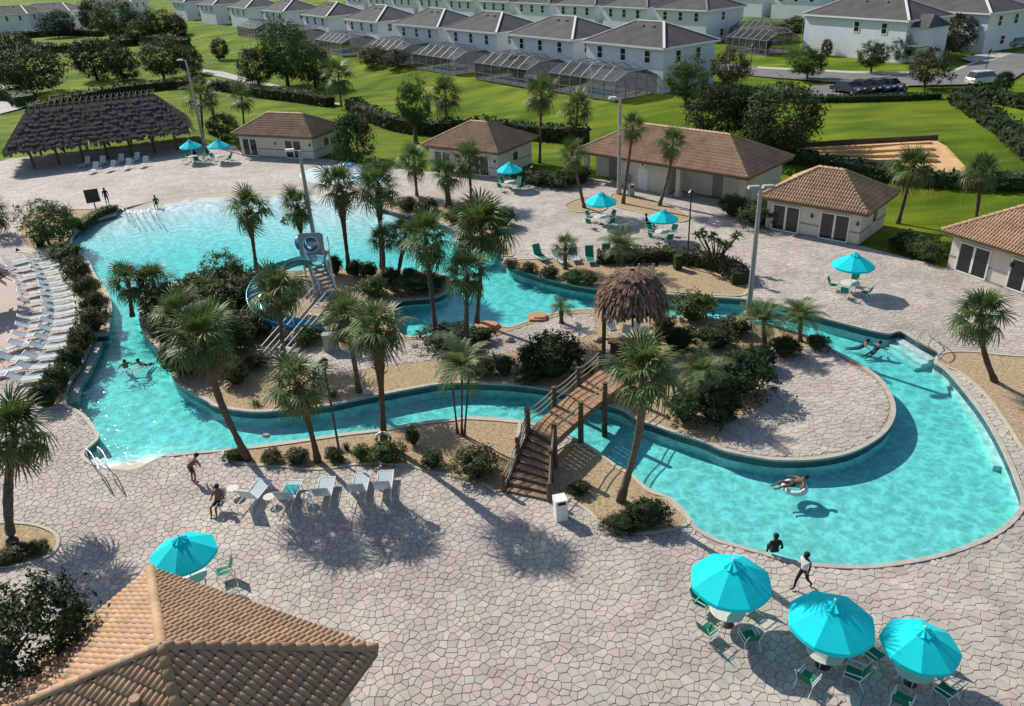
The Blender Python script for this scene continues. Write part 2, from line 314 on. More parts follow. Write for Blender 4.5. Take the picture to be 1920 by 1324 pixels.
def thing(name, label, cat, loc=(0, 0, 0), rz=0.0, group=None):
    o = bpy.data.objects.new(name, None); COL.objects.link(o); o.location = loc; o.rotation_euler = (0, 0, rz); o.empty_display_size = .2
    return tag(o, label, cat, group)
def struct(name, o): o.name = name; return tag(o, kind='structure')
def copy_tree(o, loc, rz, label, group=None, scale=None):
    def cp(a, par):
        b = a.copy(); COL.objects.link(b); b.parent = par
        for ch in a.children: cp(ch, b)
        return b
    c = cp(o, None); c.location = loc; c.rotation_euler = (0, 0, rz); c['label'] = label
    if scale: c.scale = (scale,)*3
    if group: c['group'] = group
    return c
ORD = ['first', 'second', 'third', 'fourth', 'fifth', 'sixth', 'seventh', 'eighth', 'ninth', 'tenth', 'eleventh', 'twelfth', 'thirteenth', 'fourteenth', 'fifteenth', 'sixteenth', 'seventeenth', 'eighteenth', 'nineteenth', 'twentieth']
def crom(P, closed=False, k=5):
    P = [Vector(p) for p in P]; n = len(P); out = []
    for i in range(n if closed else n-1):
        g = (lambda j: P[j % n]) if closed else (lambda j: P[max(0, min(n-1, j))])
        a, b, c, d = g(i-1), g(i), g(i+1), g(i+2)
        for q in range(k):
            t = q/k; out.append(0.5*((2*b) + (c-a)*t + (2*a-5*b+4*c-d)*t*t + (3*b-a-3*c+d)*t**3))
    if not closed: out.append(P[-1])
    return out
def area2(P): return sum(P[i][0]*P[(i+1) % len(P)][1]-P[(i+1) % len(P)][0]*P[i][1] for i in range(len(P)))
def ccw(P): return P if area2(P) > 0 else P[::-1]
def pxpoly(pts, smooth=True, k=4, h=0.0):
    w = [at(x, y, h) for x, y in pts]; w = [Vector((p.x, p.y)) for p in w]
    return ccw(crom(w, True, k) if smooth else w)
def pip(P, X, Y):
    X = np.asarray(X, float); Y = np.asarray(Y, float); ins = np.zeros(X.shape, bool); n = len(P)
    for i in range(n):
        x1, y1 = P[i][0], P[i][1]; x2, y2 = P[(i+1) % n][0], P[(i+1) % n][1]
        if y1 == y2: continue
        c = (y1 > Y) != (y2 > Y); ins ^= c & (X < (x2-x1)*(Y-y1)/(y2-y1)+x1)
    return ins
def offset(P, d):
    n = len(P); out = []
    for i in range(n):
        a, b, c = P[i-1], P[i], P[(i+1) % n]
        e1 = (b-a); e2 = (c-b)
        if e1.length < 1e-9: e1 = e2
        if e2.length < 1e-9: e2 = e1
        n1 = Vector((e1.y, -e1.x)).normalized(); n2 = Vector((e2.y, -e2.x)).normalized(); q = (n1+n2)
        q = q.normalized() if q.length > .3 else n1
        out.append(b + q*d)                                  # outward for ccw
    return out
def cdt(loops, pts, keep):
    vs_ = []; es = []
    for L in loops:
        o = len(vs_); n = len(L); vs_ += [Vector((p[0], p[1])) for p in L]; es += [(o+i, o+(i+1) % n) for i in range(n)]
    vs_ += [Vector(p) for p in pts]
    V, E, Fc, *_ = delaunay_2d_cdt(vs_, es, [], 0, 1e-5)
    cx = np.array([sum(V[i].x for i in f)/len(f) for f in Fc]); cyy = np.array([sum(V[i].y for i in f)/len(f) for f in Fc])
    k = keep(cx, cyy); return V, [tuple(f) for f, q in zip(Fc, k) if q]
def sheet(name, poly, z, m, kind='structure', extra=None):
    P = ccw([Vector((p[0], p[1])) for p in poly]); V, Fc = cdt([P], [], lambda x, y: pip(P, x, y))
    b = MB(); b.add([(v.x, v.y, z if not extra else z+extra(v.x, v.y)) for v in V], Fc)
    o = b.build(name, m); o['kind'] = kind; return o
def ribbon(mb, path, w0, w1, z0, z1, closed=True, m=0, skip=None):
    """band beside a path, from offset w0 to w1, top at z1, with outer and inner faces down to z0"""
    A, B = offset(path, w0), offset(path, w1); n = len(path)
    for i in range(n if closed else n-1):
        j = (i+1) % n
        if skip and (skip(path[i]) or skip(path[j])): continue
        a, b, c, d = A[i], A[j], B[j], B[i]
        mb.add([(a.x, a.y, z0), (b.x, b.y, z0), (c.x, c.y, z0), (d.x, d.y, z0), (a.x, a.y, z1), (b.x, b.y, z1), (c.x, c.y, z1), (d.x, d.y, z1)],
               [(4, 5, 6, 7), (0, 1, 5, 4), (2, 3, 7, 6), (0, 4, 7, 3), (1, 2, 6, 5)] if area2([a, b, c, d]) > 0 else [(7, 6, 5, 4), (4, 5, 1, 0), (6, 7, 3, 2), (3, 7, 4, 0), (5, 6, 2, 1)], m)
# ------------------------------------------------------------------ pool, deck, beds: outlines traced on the ground
POOL_PX = [(135,468),(134,448),(146,434),(178,414),(215,403),(222,394),(250,386),(288,377),(338,369),(401,362),(470,357),(550,355),(630,358),(685,368),(705,384),(735,397),(775,405),(815,416),(860,434),(905,460),(940,482),(958,500),(1000,516),(1050,530),(1110,541),(1175,546),(1240,551),(1300,556),(1390,561),(1460,572),(1540,596),(1600,612),(1640,622),(1668,626),(1690,622),(1725,642),(1762,662),(1752,678),(1776,696),(1812,738),(1845,782),(1872,828),(1893,872),(1904,900),(1916,935),(1908,960),(1884,986),(1839,1013),(1765,1039),(1691,1054),(1617,1062),(1523,1058),(1470,1048),(1433,1037),(1375,1021),(1345,1012),(1309,992),(1280,960),(1245,930),(1215,916),(1180,887),(1155,873),(1125,850),(1094,831),(1060,816),(1010,798),(970,789),(920,784),(881,783),(844,787),(793,792),(718,805),(650,813),(555,827),(480,837),(438,843),(376,848),(313,855),(283,865),(252,880),(215,880),(182,872),(157,852),(184,824),(181,808),(160,780),(136,765),(124,757),(129,726),(149,693),(164,663),(175,637),(182,630),(202,627),(205,612),(209,590),(208,563),(200,545),(190,532),(176,510),(166,490),(152,481)]
ISL_PX = [(262,578),(262,560),(278,543),(321,531),(390,529),(480,517),(560,507),(640,505),(720,505),(790,509),(833,516),(847,532),(836,548),(813,558),(768,562),(747,567),(738,592),(750,624),(776,632),(811,629),(850,623),(890,622),(938,613),(960,612),(995,600),(1035,588),(1080,581),(1113,580),(1180,588),(1240,593),(1320,597),(1395,602),(1450,611),(1500,625),(1535,640),(1565,658),(1603,678),(1628,693),(1653,713),(1671,740),(1678,763),(1676,785),(1661,810),(1630,833),(1590,851),(1540,861),(1490,864),(1440,862),(1361,847),(1324,831),(1261,811),(1223,797),(1196,788),(1166,768),(1133,758),(1095,747),(1060,738),(1023,730),(960,722),(881,719),(831,720),(781,728),(718,740),(676,748),(620,760),(550,768),(476,773),(406,763),(389,753),(364,740),(331,718),(321,700),(313,678),(306,663),(281,638),(263,610)]
DECK_PX = [(-350,470),(-150,345),(20,297),(200,281),(335,268),(440,272),(455,290),(620,299),(700,312),(800,322),(940,326),(990,346),(1096,333),(1250,352),(1392,384),(1430,424),(1620,462),(1760,499),(1800,508),(1960,570),(2300,760),(2700,1200),(2500,1800),(960,2200),(-400,1900),(-900,1200),(-700,800)]
POOL = pxpoly(POOL_PX, True, 4); ISL = pxpoly(ISL_PX, True, 4); DECK = pxpoly(DECK_PX, False)
BEACH1 = [at(x, y).xy for x, y in [(240,384),(288,376),(338,368),(401,361),(470,356),(550,354),(630,357),(680,366)]]
BEACH2 = [at(x, y).xy for x, y in [(200,884),(215,883),(252,883),(275,872)]]
def dseg(p, L):
    best = 1e9
    for a, b in zip(L[:-1], L[1:]):
        ab = b-a; t = max(0, min(1, (p-a).dot(ab)/ab.length_squared)); best = min(best, (p-a-ab*t).length)
    return best
WATER_Z = -0.26
def floor_z(x, y):
    p = Vector((x, y)); d1 = dseg(p, BEACH1); d2 = dseg(p, BEACH2)
    z = max(-0.92, -0.01 - 0.16*min(1.7, max(0, d1-0.2)) - 0.026*max(0, d1-1.9) - 0.0016*max(0, d1-6)**2)
    return max(z, -0.01 - 0.33*max(0, d2-0.2))
def on_beach(p): return dseg(p, BEACH1) < 1.2 or dseg(p, BEACH2) < 0.9
def in_water(x, y): return pip(POOL, x, y) & ~pip(ISL, x, y)

# terrain
def lines(a, b, s0, far, g=1.35):
    L = list(np.arange(a, b+1e-6, s0)); st = s0; x = b
    while x < far: st *= g; x += st; L.append(x)
    st = s0; x = a
    while x > -far: st *= g; x -= st; L.insert(0, x)
    return L
GX, GY = lines(-130, 120, 2.5, 2600), lines(-20, 330, 2.5, 3200)
V = np.array([(x, y) for y in GY for x in GX]); ins = pip(offset(DECK, -0.6), V[:, 0], V[:, 1])
nx = len(GX); b = MB(); vv = []
for (x, y) in V:
    z = terr(x, y) - 0.05
    z += 0.10*sin(x*.11+1.3)*sin(y*.09)*smooth01((y-95)/30)
    vv.append((x, y, z))
fs = []
for j in range(len(GY)-1):
    for i in range(nx-1):
        q = (j*nx+i, j*nx+i+1, (j+1)*nx+i+1, (j+1)*nx+i)
        if not all(ins[k] for k in q): fs.append(q)
b.add(vv, fs); struct('lawn_ground', b.build('lawn_ground', 'grass', None, True))

# deck sheet with the pool cut out (grout bed near, stone pattern beyond the built stones)
YSPLIT = 60.0
V, Fc = cdt([DECK, POOL, ISL, [(-200, YSPLIT), (200, YSPLIT)]], [], lambda x, y: pip(DECK, x, y) & (~pip(POOL, x, y) | pip(ISL, x, y)))
b = MB()
for f in Fc:
    cyv = sum(V[i].y for i in f)/3; b.add([(V[i].x, V[i].y, 0.0) for i in f], [tuple(range(len(f)))], 0 if cyv < YSPLIT else 1)
deck_o = b.build('paved_deck', ['grout', 'deck']); struct('paved_deck', deck_o)

# basin
PO = offset(POOL, 0.0)
xs = [p.x for p in POOL]; ys = [p.y for p in POOL]
grid = [(x+.37*sin(y*7), y+.37*sin(x*5)) for x in np.arange(min(xs), max(xs), 1.2) for y in np.arange(min(ys), max(ys), 1.2)]
ga = np.array(grid); gk = in_water(ga[:, 0], ga[:, 1]); grid = [tuple(g) for g, k in zip(ga, gk) if k and min(dseg(Vector(g), [POOL[i-1], POOL[i]]) for i in range(0, len(POOL), 3)) > .3]
V, Fc = cdt([POOL, ISL], grid, in_water)
b = MB(); b.add([(v.x, v.y, floor_z(v.x, v.y)) for v in V], Fc)
b.m = [1 if sum(b.v[i][2] for i in f)/len(f) > -.20 else 0 for f in b.f]; basin = b.build('pool_basin', ['plaster', 'curb'], None, True); struct('pool_basin', basin)
b = MB()
for L in (POOL, ISL):
    for i in range(len(L)):
        p, q = L[i-1], L[i]
        if on_beach(p) and on_beach(q): continue
        for z0, z1, m in ((-0.42, 0.03, 0), (-1.6, -0.42, 1)):
            b.add([(p.x, p.y, z0), (q.x, q.y, z0), (q.x, q.y, z1), (p.x, p.y, z1)], [(0, 1, 2, 3)], m)
b.build('basin_wall', ['tile_band', 'plaster'], basin)
# water body
PW, IW = offset(POOL, .02), offset(ISL, -.02)
V, Fc = cdt([PW, IW], [], lambda x, y: pip(PW, x, y) & ~pip(IW, x, y))
n = len(V); b = MB(); b.add([(v.x, v.y, WATER_Z) for v in V] + [(v.x, v.y, -2.4) for v in V], [f for f in Fc] + [tuple(i+n for i in f[::-1]) for f in Fc])
ed = {}
for f in Fc:
    for i in range(3): ed[(f[i], f[(i+1) % 3])] = 1
for (i, j) in list(ed):
    if (j, i) not in ed: b.add([], []); b.f.append((j, i, i+n, j+n)); b.m.append(0); b.t.append(None)
water = b.build('pool_water', 'water'); struct('pool_water', water)
# coping
b = MB(); ribbon(b, POOL, -0.03, 0.17, -0.06, 0.055, True, 0, on_beach); b.build('coping', 'coping', deck_o)
b = MB(); ribbon(b, ISL, 0.03, -0.19, -0.06, 0.055, True, 0); b.build('coping', 'coping', deck_o)

# planting beds, walks and pads
BEDS_PX = {
 'near_bed': [(420,848),(480,842),(555,832),(650,818),(718,810),(793,797),(844,792),(881,788),(959,794),(972,802),(958,870),(945,926),(905,905),(850,893),(800,882),(760,872),(690,868),(600,880),(520,874),(450,868)],
 'bridge_bed': [(1040,850),(1094,837),(1155,879),(1180,892),(1215,924),(1256,938),(1290,976),(1265,990),(1210,998),(1150,993),(1125,978),(1100,955),(1060,930),(1035,915)],
 'lounger_bed': [(105,490),(120,480),(150,488),(165,497),(175,517),(189,540),(202,567),(202,600),(197,621),(174,631),(160,662),(145,693),(124,728),(118,757),(70,764),(85,725),(110,690),(130,655),(143,620),(145,590),(138,560),(125,530)],
 'corner_bed': [(55,470),(40,430),(60,400),(130,393),(215,398),(173,413),(138,436),(130,470),(105,486)],
 'palm_bed': [(700,388),(725,376),(770,373),(830,380),(900,385),(932,400),(926,430),(962,472),(945,480),(905,455),(860,430),(800,409),(770,401),(725,393)],
 'hedge_bed': [(955,503),(945,492),(980,488),(1060,486),(1120,490),(1230,485),(1330,500),(1390,525),(1398,550),(1370,555),(1290,550),(1240,546),(1110,536),(1050,525),(1000,511)],
 'leaning_palm_bed': [(1060,386),(1095,372),(1135,380),(1128,396),(1080,398)],
 'twin_palm_bed': [(1150,364),(1200,371),(1270,394),(1292,410),(1262,416),(1190,396),(1150,385)],
 'right_bed': [(1765,666),(1800,661),(1870,667),(1990,690),(1990,840),(1930,850),(1893,800),(1853,745),(1806,702),(1780,690),(1758,679)],
 'corner_palm_bed': [(-90,990),(20,983),(75,990),(105,1008),(100,1035),(60,1055),(0,1062),(-90,1062)],
}
BEDS = {k: pxpoly(v, True, 4) for k, v in BEDS_PX.items()}
for k, P in BEDS.items():
    sheet(k, P, 0.028, 'gravel')
    b = MB(); ribbon(b, P, -0.02, 0.13, 0.0, 0.075); b.build('kerb', 'curb', deck_o)
ISLBED = offset(ISL, -0.17)
PAV_PX = [[(500,690),(480,655),(560,648),(640,652),(735,640),(800,637),(880,645),(955,622),(1035,596),(1108,590),(1112,625),(1060,640),(965,660),(900,672),(800,678),(700,692),(620,702),(545,706)],
          [(1440,672),(1535,650),(1600,685),(1648,718),(1668,765),(1652,806),(1622,829),(1585,846),(1490,858),(1400,850),(1345,830),(1362,790),(1415,770),(1440,720)]]
PAVS = [pxpoly(p, True, 4) for p in PAV_PX]
V, Fc = cdt([ISLBED]+PAVS, [], lambda x, y: pip(ISLBED, x, y) & ~pip(PAVS[0], x, y) & ~pip(PAVS[1], x, y))
b = MB(); b.add([(v.x, v.y, 0.03) for v in V], Fc); struct('island_gravel', b.build('island_gravel', 'gravel'))
# cream walk beside the sun loungers, pink plaza, splash pad
WALK = [at(x, y).xy for x, y in [(35,468),(70,474),(100,492),(125,528),(141,572),(144,612),(133,648),(113,688),(93,718),(72,742)]]
b = MB(); ribbon(b, crom(WALK, False, 5), -0.55, 0.55, 0.0, 0.045, False); o = b.build('walk', 'curb'); struct('walk', o)
PLAZA = pxpoly([(-120,480),(20,500),(60,535),(80,590),(70,650),(20,700),(-120,740)], True, 4); sheet('plaza', PLAZA, 0.026, 'pink')
SPLASH = pxpoly([(560,328),(600,312),(660,309),(715,317),(735,333),(700,345),(640,347),(590,344)], True, 4); sheet('splash_pad', SPLASH, 0.02, 'pad')
# pavilion slab and strip behind it
sheet('pavilion_floor', pxpoly([(20,318),(40,300),(330,268),(352,285),(250,300),(60,330)], False), 0.03, 'concrete')

# ledges and underwater steps
def strip_px(name, px, w, z, m, parent):
    L = crom([at(x, y, z).xy for x, y in px], False, 5); b = MB(); ribbon(b, L, 0.0, w, z-.4, z, False); return b.build(name, m, parent)
strip_px('ledge', [(176,640),(165,666),(150,697),(131,728),(126,757)], -0.55, -0.23, 'concrete', basin)
strip_px('ledge', [(1778,700),(1810,740),(1843,784),(1870,832),(1890,876)], 0.6, -0.62, 'plaster', basin)
A, B = at(1694, 626).xy, at(1756, 663).xy; d = (B-A).normalized(); nn = Vector((d.y, -d.x)); nn = nn if nn.y < 0 else -nn
for k in range(4):
    b = MB(); a0, b0 = A + nn*(.42*k), B + nn*(.42*k)
    b.prism(ccw([a0, b0, b0+nn*.46, a0+nn*.46]), -1.4, -0.33-.2*k, 0); o = b.build('pool_step', 'plaster', basin)
A, B = at(162, 855).xy, at(188, 877).xy; d = (B-A).normalized(); nn = Vector((-d.y, d.x)); nn = nn if nn.y > 0 else -nn
for k in range(3):
    b = MB(); a0, b0 = A + nn*(.4*k), B + nn*(.4*k); b.prism(ccw([a0, b0, b0+nn*.43, a0+nn*.43]), -1.2, -0.30-.2*k); b.build('pool_step', 'plaster', basin)

# ------------------------------------------------------------------ flagstones
def paved(X, Y):
    k = pip(DECK, X, Y) & ~pip(offset(POOL, .15), X, Y)
    for P in BEDS.values(): k &= ~pip(offset(P, .11), X, Y)
    k &= ~pip(PLAZA, X, Y) & ~pip(SPLASH, X, Y)
    for P in PAVS: k |= pip(P, X, Y) & pip(offset(ISL, -.17), X, Y)
    return k
rs = np.random.RandomState(3)
S = 0.31
I, J = np.meshgrid(np.arange(int(-48/S), int(44/S)), np.arange(int(13/S), int((YSPLIT+1)/S)))
PX = (I + .5*(J % 2) + rs.uniform(-.46, .46, I.shape))*S; PY = (J + rs.uniform(-.46, .46, I.shape))*S
# clusters: shift some seeds together so sizes differ
PX += .10*np.sin(PY*3.9+PX*2.1); PY += .10*np.sin(PX*4.3-PY*1.7)
F3 = np.array(_F); R3 = np.array(_R); U3 = np.array(_U)
def projnp(X, Y, Z=0.0):
    D = np.stack([X, Y, np.full_like(X, Z-CAMH)], -1); dz = D@F3
    return 960+FPX*(D@R3)/dz, 662-FPX*(D@U3)/dz, dz
QX, QY, QZ = projnp(PX, PY)
want = (QX > -330) & (QX < 2250) & (QY < 1560) & (QY > 200)
want &= paved(PX, PY)
def clip(poly, mx, my, nx_, ny_):
    out = []; n = len(poly); pr = poly[-1]; dp = (pr[0]-mx)*nx_+(pr[1]-my)*ny_
    for c in poly:
        dc = (c[0]-mx)*nx_+(c[1]-my)*ny_
        if (dp <= 0) != (dc <= 0):
            t = dp/(dp-dc); out.append((pr[0]+(c[0]-pr[0])*t, pr[1]+(c[1]-pr[1])*t))
        if dc <= 0: out.append(c)
        pr, dp = c, dc
    return out
nb = sorted([(i, j) for i in range(-3, 4) for j in range(-3, 4) if (i, j) != (0, 0)], key=lambda q: q[0]**2+q[1]**2)
H_, W_ = PX.shape; cells = []
px_l, py_l = PX.tolist(), PY.tolist()
for j in range(3, H_-3):
    wr = want[j]
    for i in range(3, W_-3):
        if not wr[i]: continue
        x, y = px_l[j][i], py_l[j][i]; poly = [(x-1, y-1), (x+1, y-1), (x+1, y+1), (x-1, y+1)]; rm = 2.0
        for di, dj in nb:
            ox, oy = px_l[j+dj][i+di], py_l[j+dj][i+di]; dx, dy = ox-x, oy-y; q = dx*dx+dy*dy
            if q > 4.0*rm: continue
            poly = clip(poly, x+dx/2, y+dy/2, dx, dy)
            if len(poly) < 3: break
            rm = max((a-x)**2+(b_-y)**2 for a, b_ in poly)
        if len(poly) >= 3: cells.append((x, y, poly))
allv = np.array([v for c in cells for v in c[2]]); okv = paved(allv[:, 0], allv[:, 1]); pos = 0; stones = []
edge_idx = []
for ci, (x, y, poly) in enumerate(cells):
    n = len(poly); k = okv[pos:pos+n]; pos += n
    if k.all(): stones.append([x, y, poly])
    else: edge_idx.append(ci)
# stones at an edge are cut back to it
if edge_idx:
    seg = [(cells[c][0], cells[c][1], v) for c in edge_idx for v in cells[c][2]]
    c0 = np.array([(s[0], s[1]) for s in seg]); v0 = np.array([s[2] for s in seg]); lo = np.zeros(len(seg)); hi = np.ones(len(seg))
    full = paved(v0[:, 0], v0[:, 1])
    for _ in range(6):
        md = (lo+hi)/2; p = c0+(v0-c0)*md[:, None]; k = paved(p[:, 0], p[:, 1]); lo = np.where(k, md, lo); hi = np.where(k, hi, md)
    t = np.where(full, 1.0, lo); p = c0+(v0-c0)*t[:, None]; pos = 0
    for c in edge_idx:
        n = len(cells[c][2]); q = [tuple(a) for a in p[pos:pos+n]]; pos += n
        if abs(area2(q)) > .02: stones.append([cells[c][0], cells[c][1], q])
PAL = [(.495, .43, .365), (.52, .455, .39), (.465, .40, .345), (.49, .405, .355), (.46, .42, .375), (.53, .46, .38), (.44, .38, .33), (.51, .42, .37), (.47, .435, .37)]
rr = random.Random(5)
def stone_geo(mb, x, y, poly, ox=0.0, oy=0.0):
    t = rr.choice(PAL); k = rr.uniform(.94, 1.06); t = (t[0]*k, t[1]*k, t[2]*k)
    z = 0.022 + rr.uniform(0, .010); tx, ty = rr.uniform(-.008, .008), rr.uniform(-.008, .008)
    cx = sum(p[0] for p in poly)/len(poly); cyy = sum(p[1] for p in poly)/len(poly); o = []; i_ = []
    for p in poly:
        dx, dy = p[0]-cx, p[1]-cyy; L = max(hypot(dx, dy), .05); a = max(.2, 1-.009/L); c = max(.15, 1-.022/L)
        o.append((cx+dx*a-ox, cyy+dy*a-oy, 0.002)); i_.append((cx+dx*c-ox, cyy+dy*c-oy, z+tx*dx+ty*dy))
    n = len(poly); mb.add(o+i_, [tuple(range(n, 2*n))] + [(j, (j+1) % n, n+(j+1) % n, n+j) for j in range(n)], 0, t)
def score(s):
    X, Y, Z = projnp(np.array([s[0]]), np.array([s[1]])); a = abs(area2(s[2])); return a/Z[0]**2 if (5 < X[0] < 1915 and 5 < Y[0] < 1320) else 0
stones.sort(key=score, reverse=True)
FRONT_ROOF_HIDE = pxpoly([(0,1324),(0,1300),(283,1085),(700,1215),(660,1324)], False)
sx = pip(FRONT_ROOF_HIDE, [s[0] for s in stones], [s[1] for s in stones]); n_ind = 0; rest = MB()
for s, hid in zip(stones, sx):
    if n_ind < 300 and not hid:
        mb = MB(); stone_geo(mb, s[0], s[1], s[2], s[0], s[1]); o = mb.build('flagstone', 'stone', deck_o, False, True); o.location = (s[0], s[1], 0); n_ind += 1
    else: stone_geo(rest, s[0], s[1], s[2])
o = rest.build('flagstone_paving', 'stone', deck_o, False, True); o['kind'] = 'stuff'
# ------------------------------------------------------------------ vegetation prototypes
rv = random.Random(11)
def fan_mesh(name, seed, droop, m):
    r = random.Random(seed); b = MB(); pl = 0.95
    pts = [Vector((pl*t, 0, .10*sin(t*2.2)-.05*t)) for t in (0, .5, 1)]; b.tube(pts, .018, 4, 0, False, [.028, .02, .014])
    h = pts[-1]; n = 24
    for k in range(n):
        a = radians(-148 + 296*k/(n-1)) + r.uniform(-.05, .05); L = (0.98 - .40*abs(a/2.6)**1.5)*r.uniform(.88, 1.08)
        d = Vector((cos(a), sin(a), 0)); s_ = Vector((-sin(a), cos(a), 0)); w = .036; P = []
        lift = .16*cos(a); dr = droop*r.uniform(.7, 1.35)
        for t, ww in ((.03, .35), (.45, 1.0), (.78, .75), (1.0, .08)):
            c = h + d*(L*t) + Vector((0, 0, lift*t*L - dr*(t**2.3)*L + (.03 if k % 2 else -.02)*t))
            P += [c - s_*(w*ww), c + s_*(w*ww)]
        b.add(P, [(0, 1, 3, 2), (2, 3, 5, 4), (4, 5, 7, 6)])
    return b.mesh(name, m)
def pin_mesh(name, seed, m, arch=.9, n=20, lw=.022):
    r = random.Random(seed); b = MB(); L = 1.9; R = []
    for i in range(9):
        t = i/8; R.append(Vector((L*t*(1-.22*t*arch), 0, .50*t*arch - 1.05*arch*t**2.2)))
    b.tube(R, .02, 4, 0, False, [.03-.025*i/8 for i in range(9)])
    for k in range(n):
        t = .12+.88*k/n; i = min(7, int(t*8)); p = R[i].lerp(R[i+1], t*8-i); tg = (R[i+1]-R[i]).normalized()
        for s_ in (-1, 1):
            ll = .52*(1-.55*abs(t-.45)**1.3)*r.uniform(.85, 1.1)*(1.0 if t < .8 else .75)
            d = (tg*.55 + Vector((0, s_, 0))*.9 + Vector((0, 0, .18))).normalized(); e1 = p+d*ll*.55; e2 = p+d*ll+Vector((0, 0, -.22*ll)); w = tg*lw
            b.add([p-w, p+w, e1-w*1.2, e1+w*1.2, e2], [(0, 1, 3, 2), (2, 3, 4)])
    return b.mesh(name, m)
FAN = [fan_mesh('frond_fan', 1, .30, 'frond'), fan_mesh('frond_fan', 2, .55, 'frond'), fan_mesh('frond_fan', 3, .85, 'frond')]
FANL = [fan_mesh('frond_fan', 4, .30, 'frond_l'), fan_mesh('frond_fan', 5, .55, 'frond_l'), fan_mesh('frond_fan', 6, .85, 'frond')]
FAND = [fan_mesh('frond_dead', 7, 1.05, 'frond_dead')]
PIN = [pin_mesh('frond_feather', 1, 'frond_l', .8), pin_mesh('frond_feather', 2, 'frond_l', 1.1), pin_mesh('frond_feather', 3, 'frond', 1.35)]

def palm(bpx, cpx, rpx, label, group, kind='sabal', nf=32, boots=False, trunk=.15, bend=0.0, light=False, dy=0.0, stems=1):
    """bpx: foot on the ground, cpx: centre of the crown, rpx: crown radius, all as seen; turned into places and metres"""
    base = att(*bpx); top = over(base+Vector((0, dy, 0)), *cpx); h = max(.6, top.z-base.z); R = rpx*mpp(top)*1.0; nf = int(nf*.9)
    t = thing('palm_tree', label, 'palm', base, 0, group); tv = top-base
    b = MB(); pts = []; rad = []; n = 16; r0 = rv.random()*6
    for i in range(n+1):
        s = i/n; q = Vector((tv.x*s + bend*sin(pi*s), tv.y*s**1.5, h*s - .06*(i == 0)))
        pts.append(q); k = trunk*(1.35-.45*min(1, s*5)) if s < .2 else trunk*(.9 + .10*sin(s*9+r0))
        if boots and s > .62: k = trunk*(1.25+.45*sin((s-.62)/.38*pi*.8))
        rad.append(k*(1+(.07 if i % 2 else -.05)))
    b.tube(pts, .1, 9, 0, True, rad)
    for q in range(1, stems): b.tube([p+Vector((.22*sin(q*2.5)*(1+1.6*i/n), .2*cos(q*2.5)*(1+i/n), -.12*h*(i/n)*(q-.5))) for i, p in enumerate(pts)], .1, 7, 0, True, rad)
    if boots:
        for i in range(34):
            s = .60+.40*i/34; j = min(n-1, int(s*n)); p = pts[j].lerp(pts[j+1], s*n-j); a = i*2.4; d = Vector((cos(a), sin(a), .75))
            b.beam(p+d*trunk*.7, p+d*(trunk*1.3+.16), .07, .04, 0)
    b.build('trunk', 'boots' if boots else 'trunk', t, True)
    hang = rv.uniform(118, 152); F_ = {'sabal': FANL if light else FAN, 'feather': PIN}[kind]; sc = R/1.85
    for i in range(nf):
        s = (i+.5)/nf; az = i*2.39996+r0
        if kind == 'sabal': el = radians(80-hang*s**1.1 + rv.uniform(-13, 13))
        else: el = radians(74-78*s + rv.uniform(-8, 8))
        me = F_[0 if s < .35 else 1 if s < .7 else 2]
        if kind == 'sabal' and s > .92 and rv.random() < .8: me = FAND[0]
        o = obj('frond', me, t); o.location = tv + Vector((0, 0, .12*(1-s)*sc)); k = sc*rv.uniform(.74, 1.12)*(1.0 if s > .15 else .82)
        o.rotation_euler = (rv.uniform(-.35, .35), -el, az); o.scale = (k, k, k)
    return t

def leaf_cloud(name, seed, m, nc, nl, ls, shape='round', flat=0.0):
    """crown of many small leaf faces gathered in clumps, inside a unit ball"""
    r = random.Random(seed); b = MB()
    lob = [(Vector((r.gauss(0, 1), r.gauss(0, 1), r.gauss(0, .8))).normalized(), r.uniform(.0, .28)) for _ in range(7)]
    for c in range(nc):
        d = Vector((r.gauss(0, 1), r.gauss(0, 1), r.gauss(0, 1))).normalized()
        if shape == 'dome' and d.z < -.25: d.z = -d.z*.6; d.normalize()
        rad = (.50+.50*r.random()**.55); rad *= .80 + sum(max(0, d.dot(q)-.5)*w*2 for q, w in lob)
        if shape == 'cone': rad *= max(.12, 1-.55*(d.z+.3))
        cc = d*rad; cr = r.uniform(.09, .19)
        for _ in range(nl):
            q = cc + Vector((r.gauss(0, cr*.6), r.gauss(0, cr*.6), r.gauss(0, cr*.5)))
            nrm = (q*.8 + Vector((r.gauss(0, .6), r.gauss(0, .6), r.gauss(.35, .6)))).normalized()
            u = nrm.orthogonal().normalized(); u.rotate(Matrix.Rotation(r.uniform(0, 6.28), 3, nrm)); w = nrm.cross(u); s = ls*r.uniform(.6, 1.35)
            b.add([q-u*s, q+w*s*.45-u*s*.1, q+u*s, q-w*s*.45-u*s*.1], [(0, 1, 2, 3)])
    return b.mesh(name, m)
CROWN = {
 'oak': [leaf_cloud('crown', s, 'leaf', 240, 30, .046) for s in (1, 2, 3)], 'dark': [leaf_cloud('crown', s, 'leaf_d', 240, 30, .046) for s in (4, 5)],
 'light': [leaf_cloud('crown', s, 'leaf_l', 130, 18, .055) for s in (6, 7)], 'cone': [leaf_cloud('crown', s, 'leaf_d', 220, 28, .048, 'cone') for s in (8, 9)],
 'olive': [leaf_cloud('crown', s, 'leaf_o', 200, 26, .05) for s in (10, 11)] }
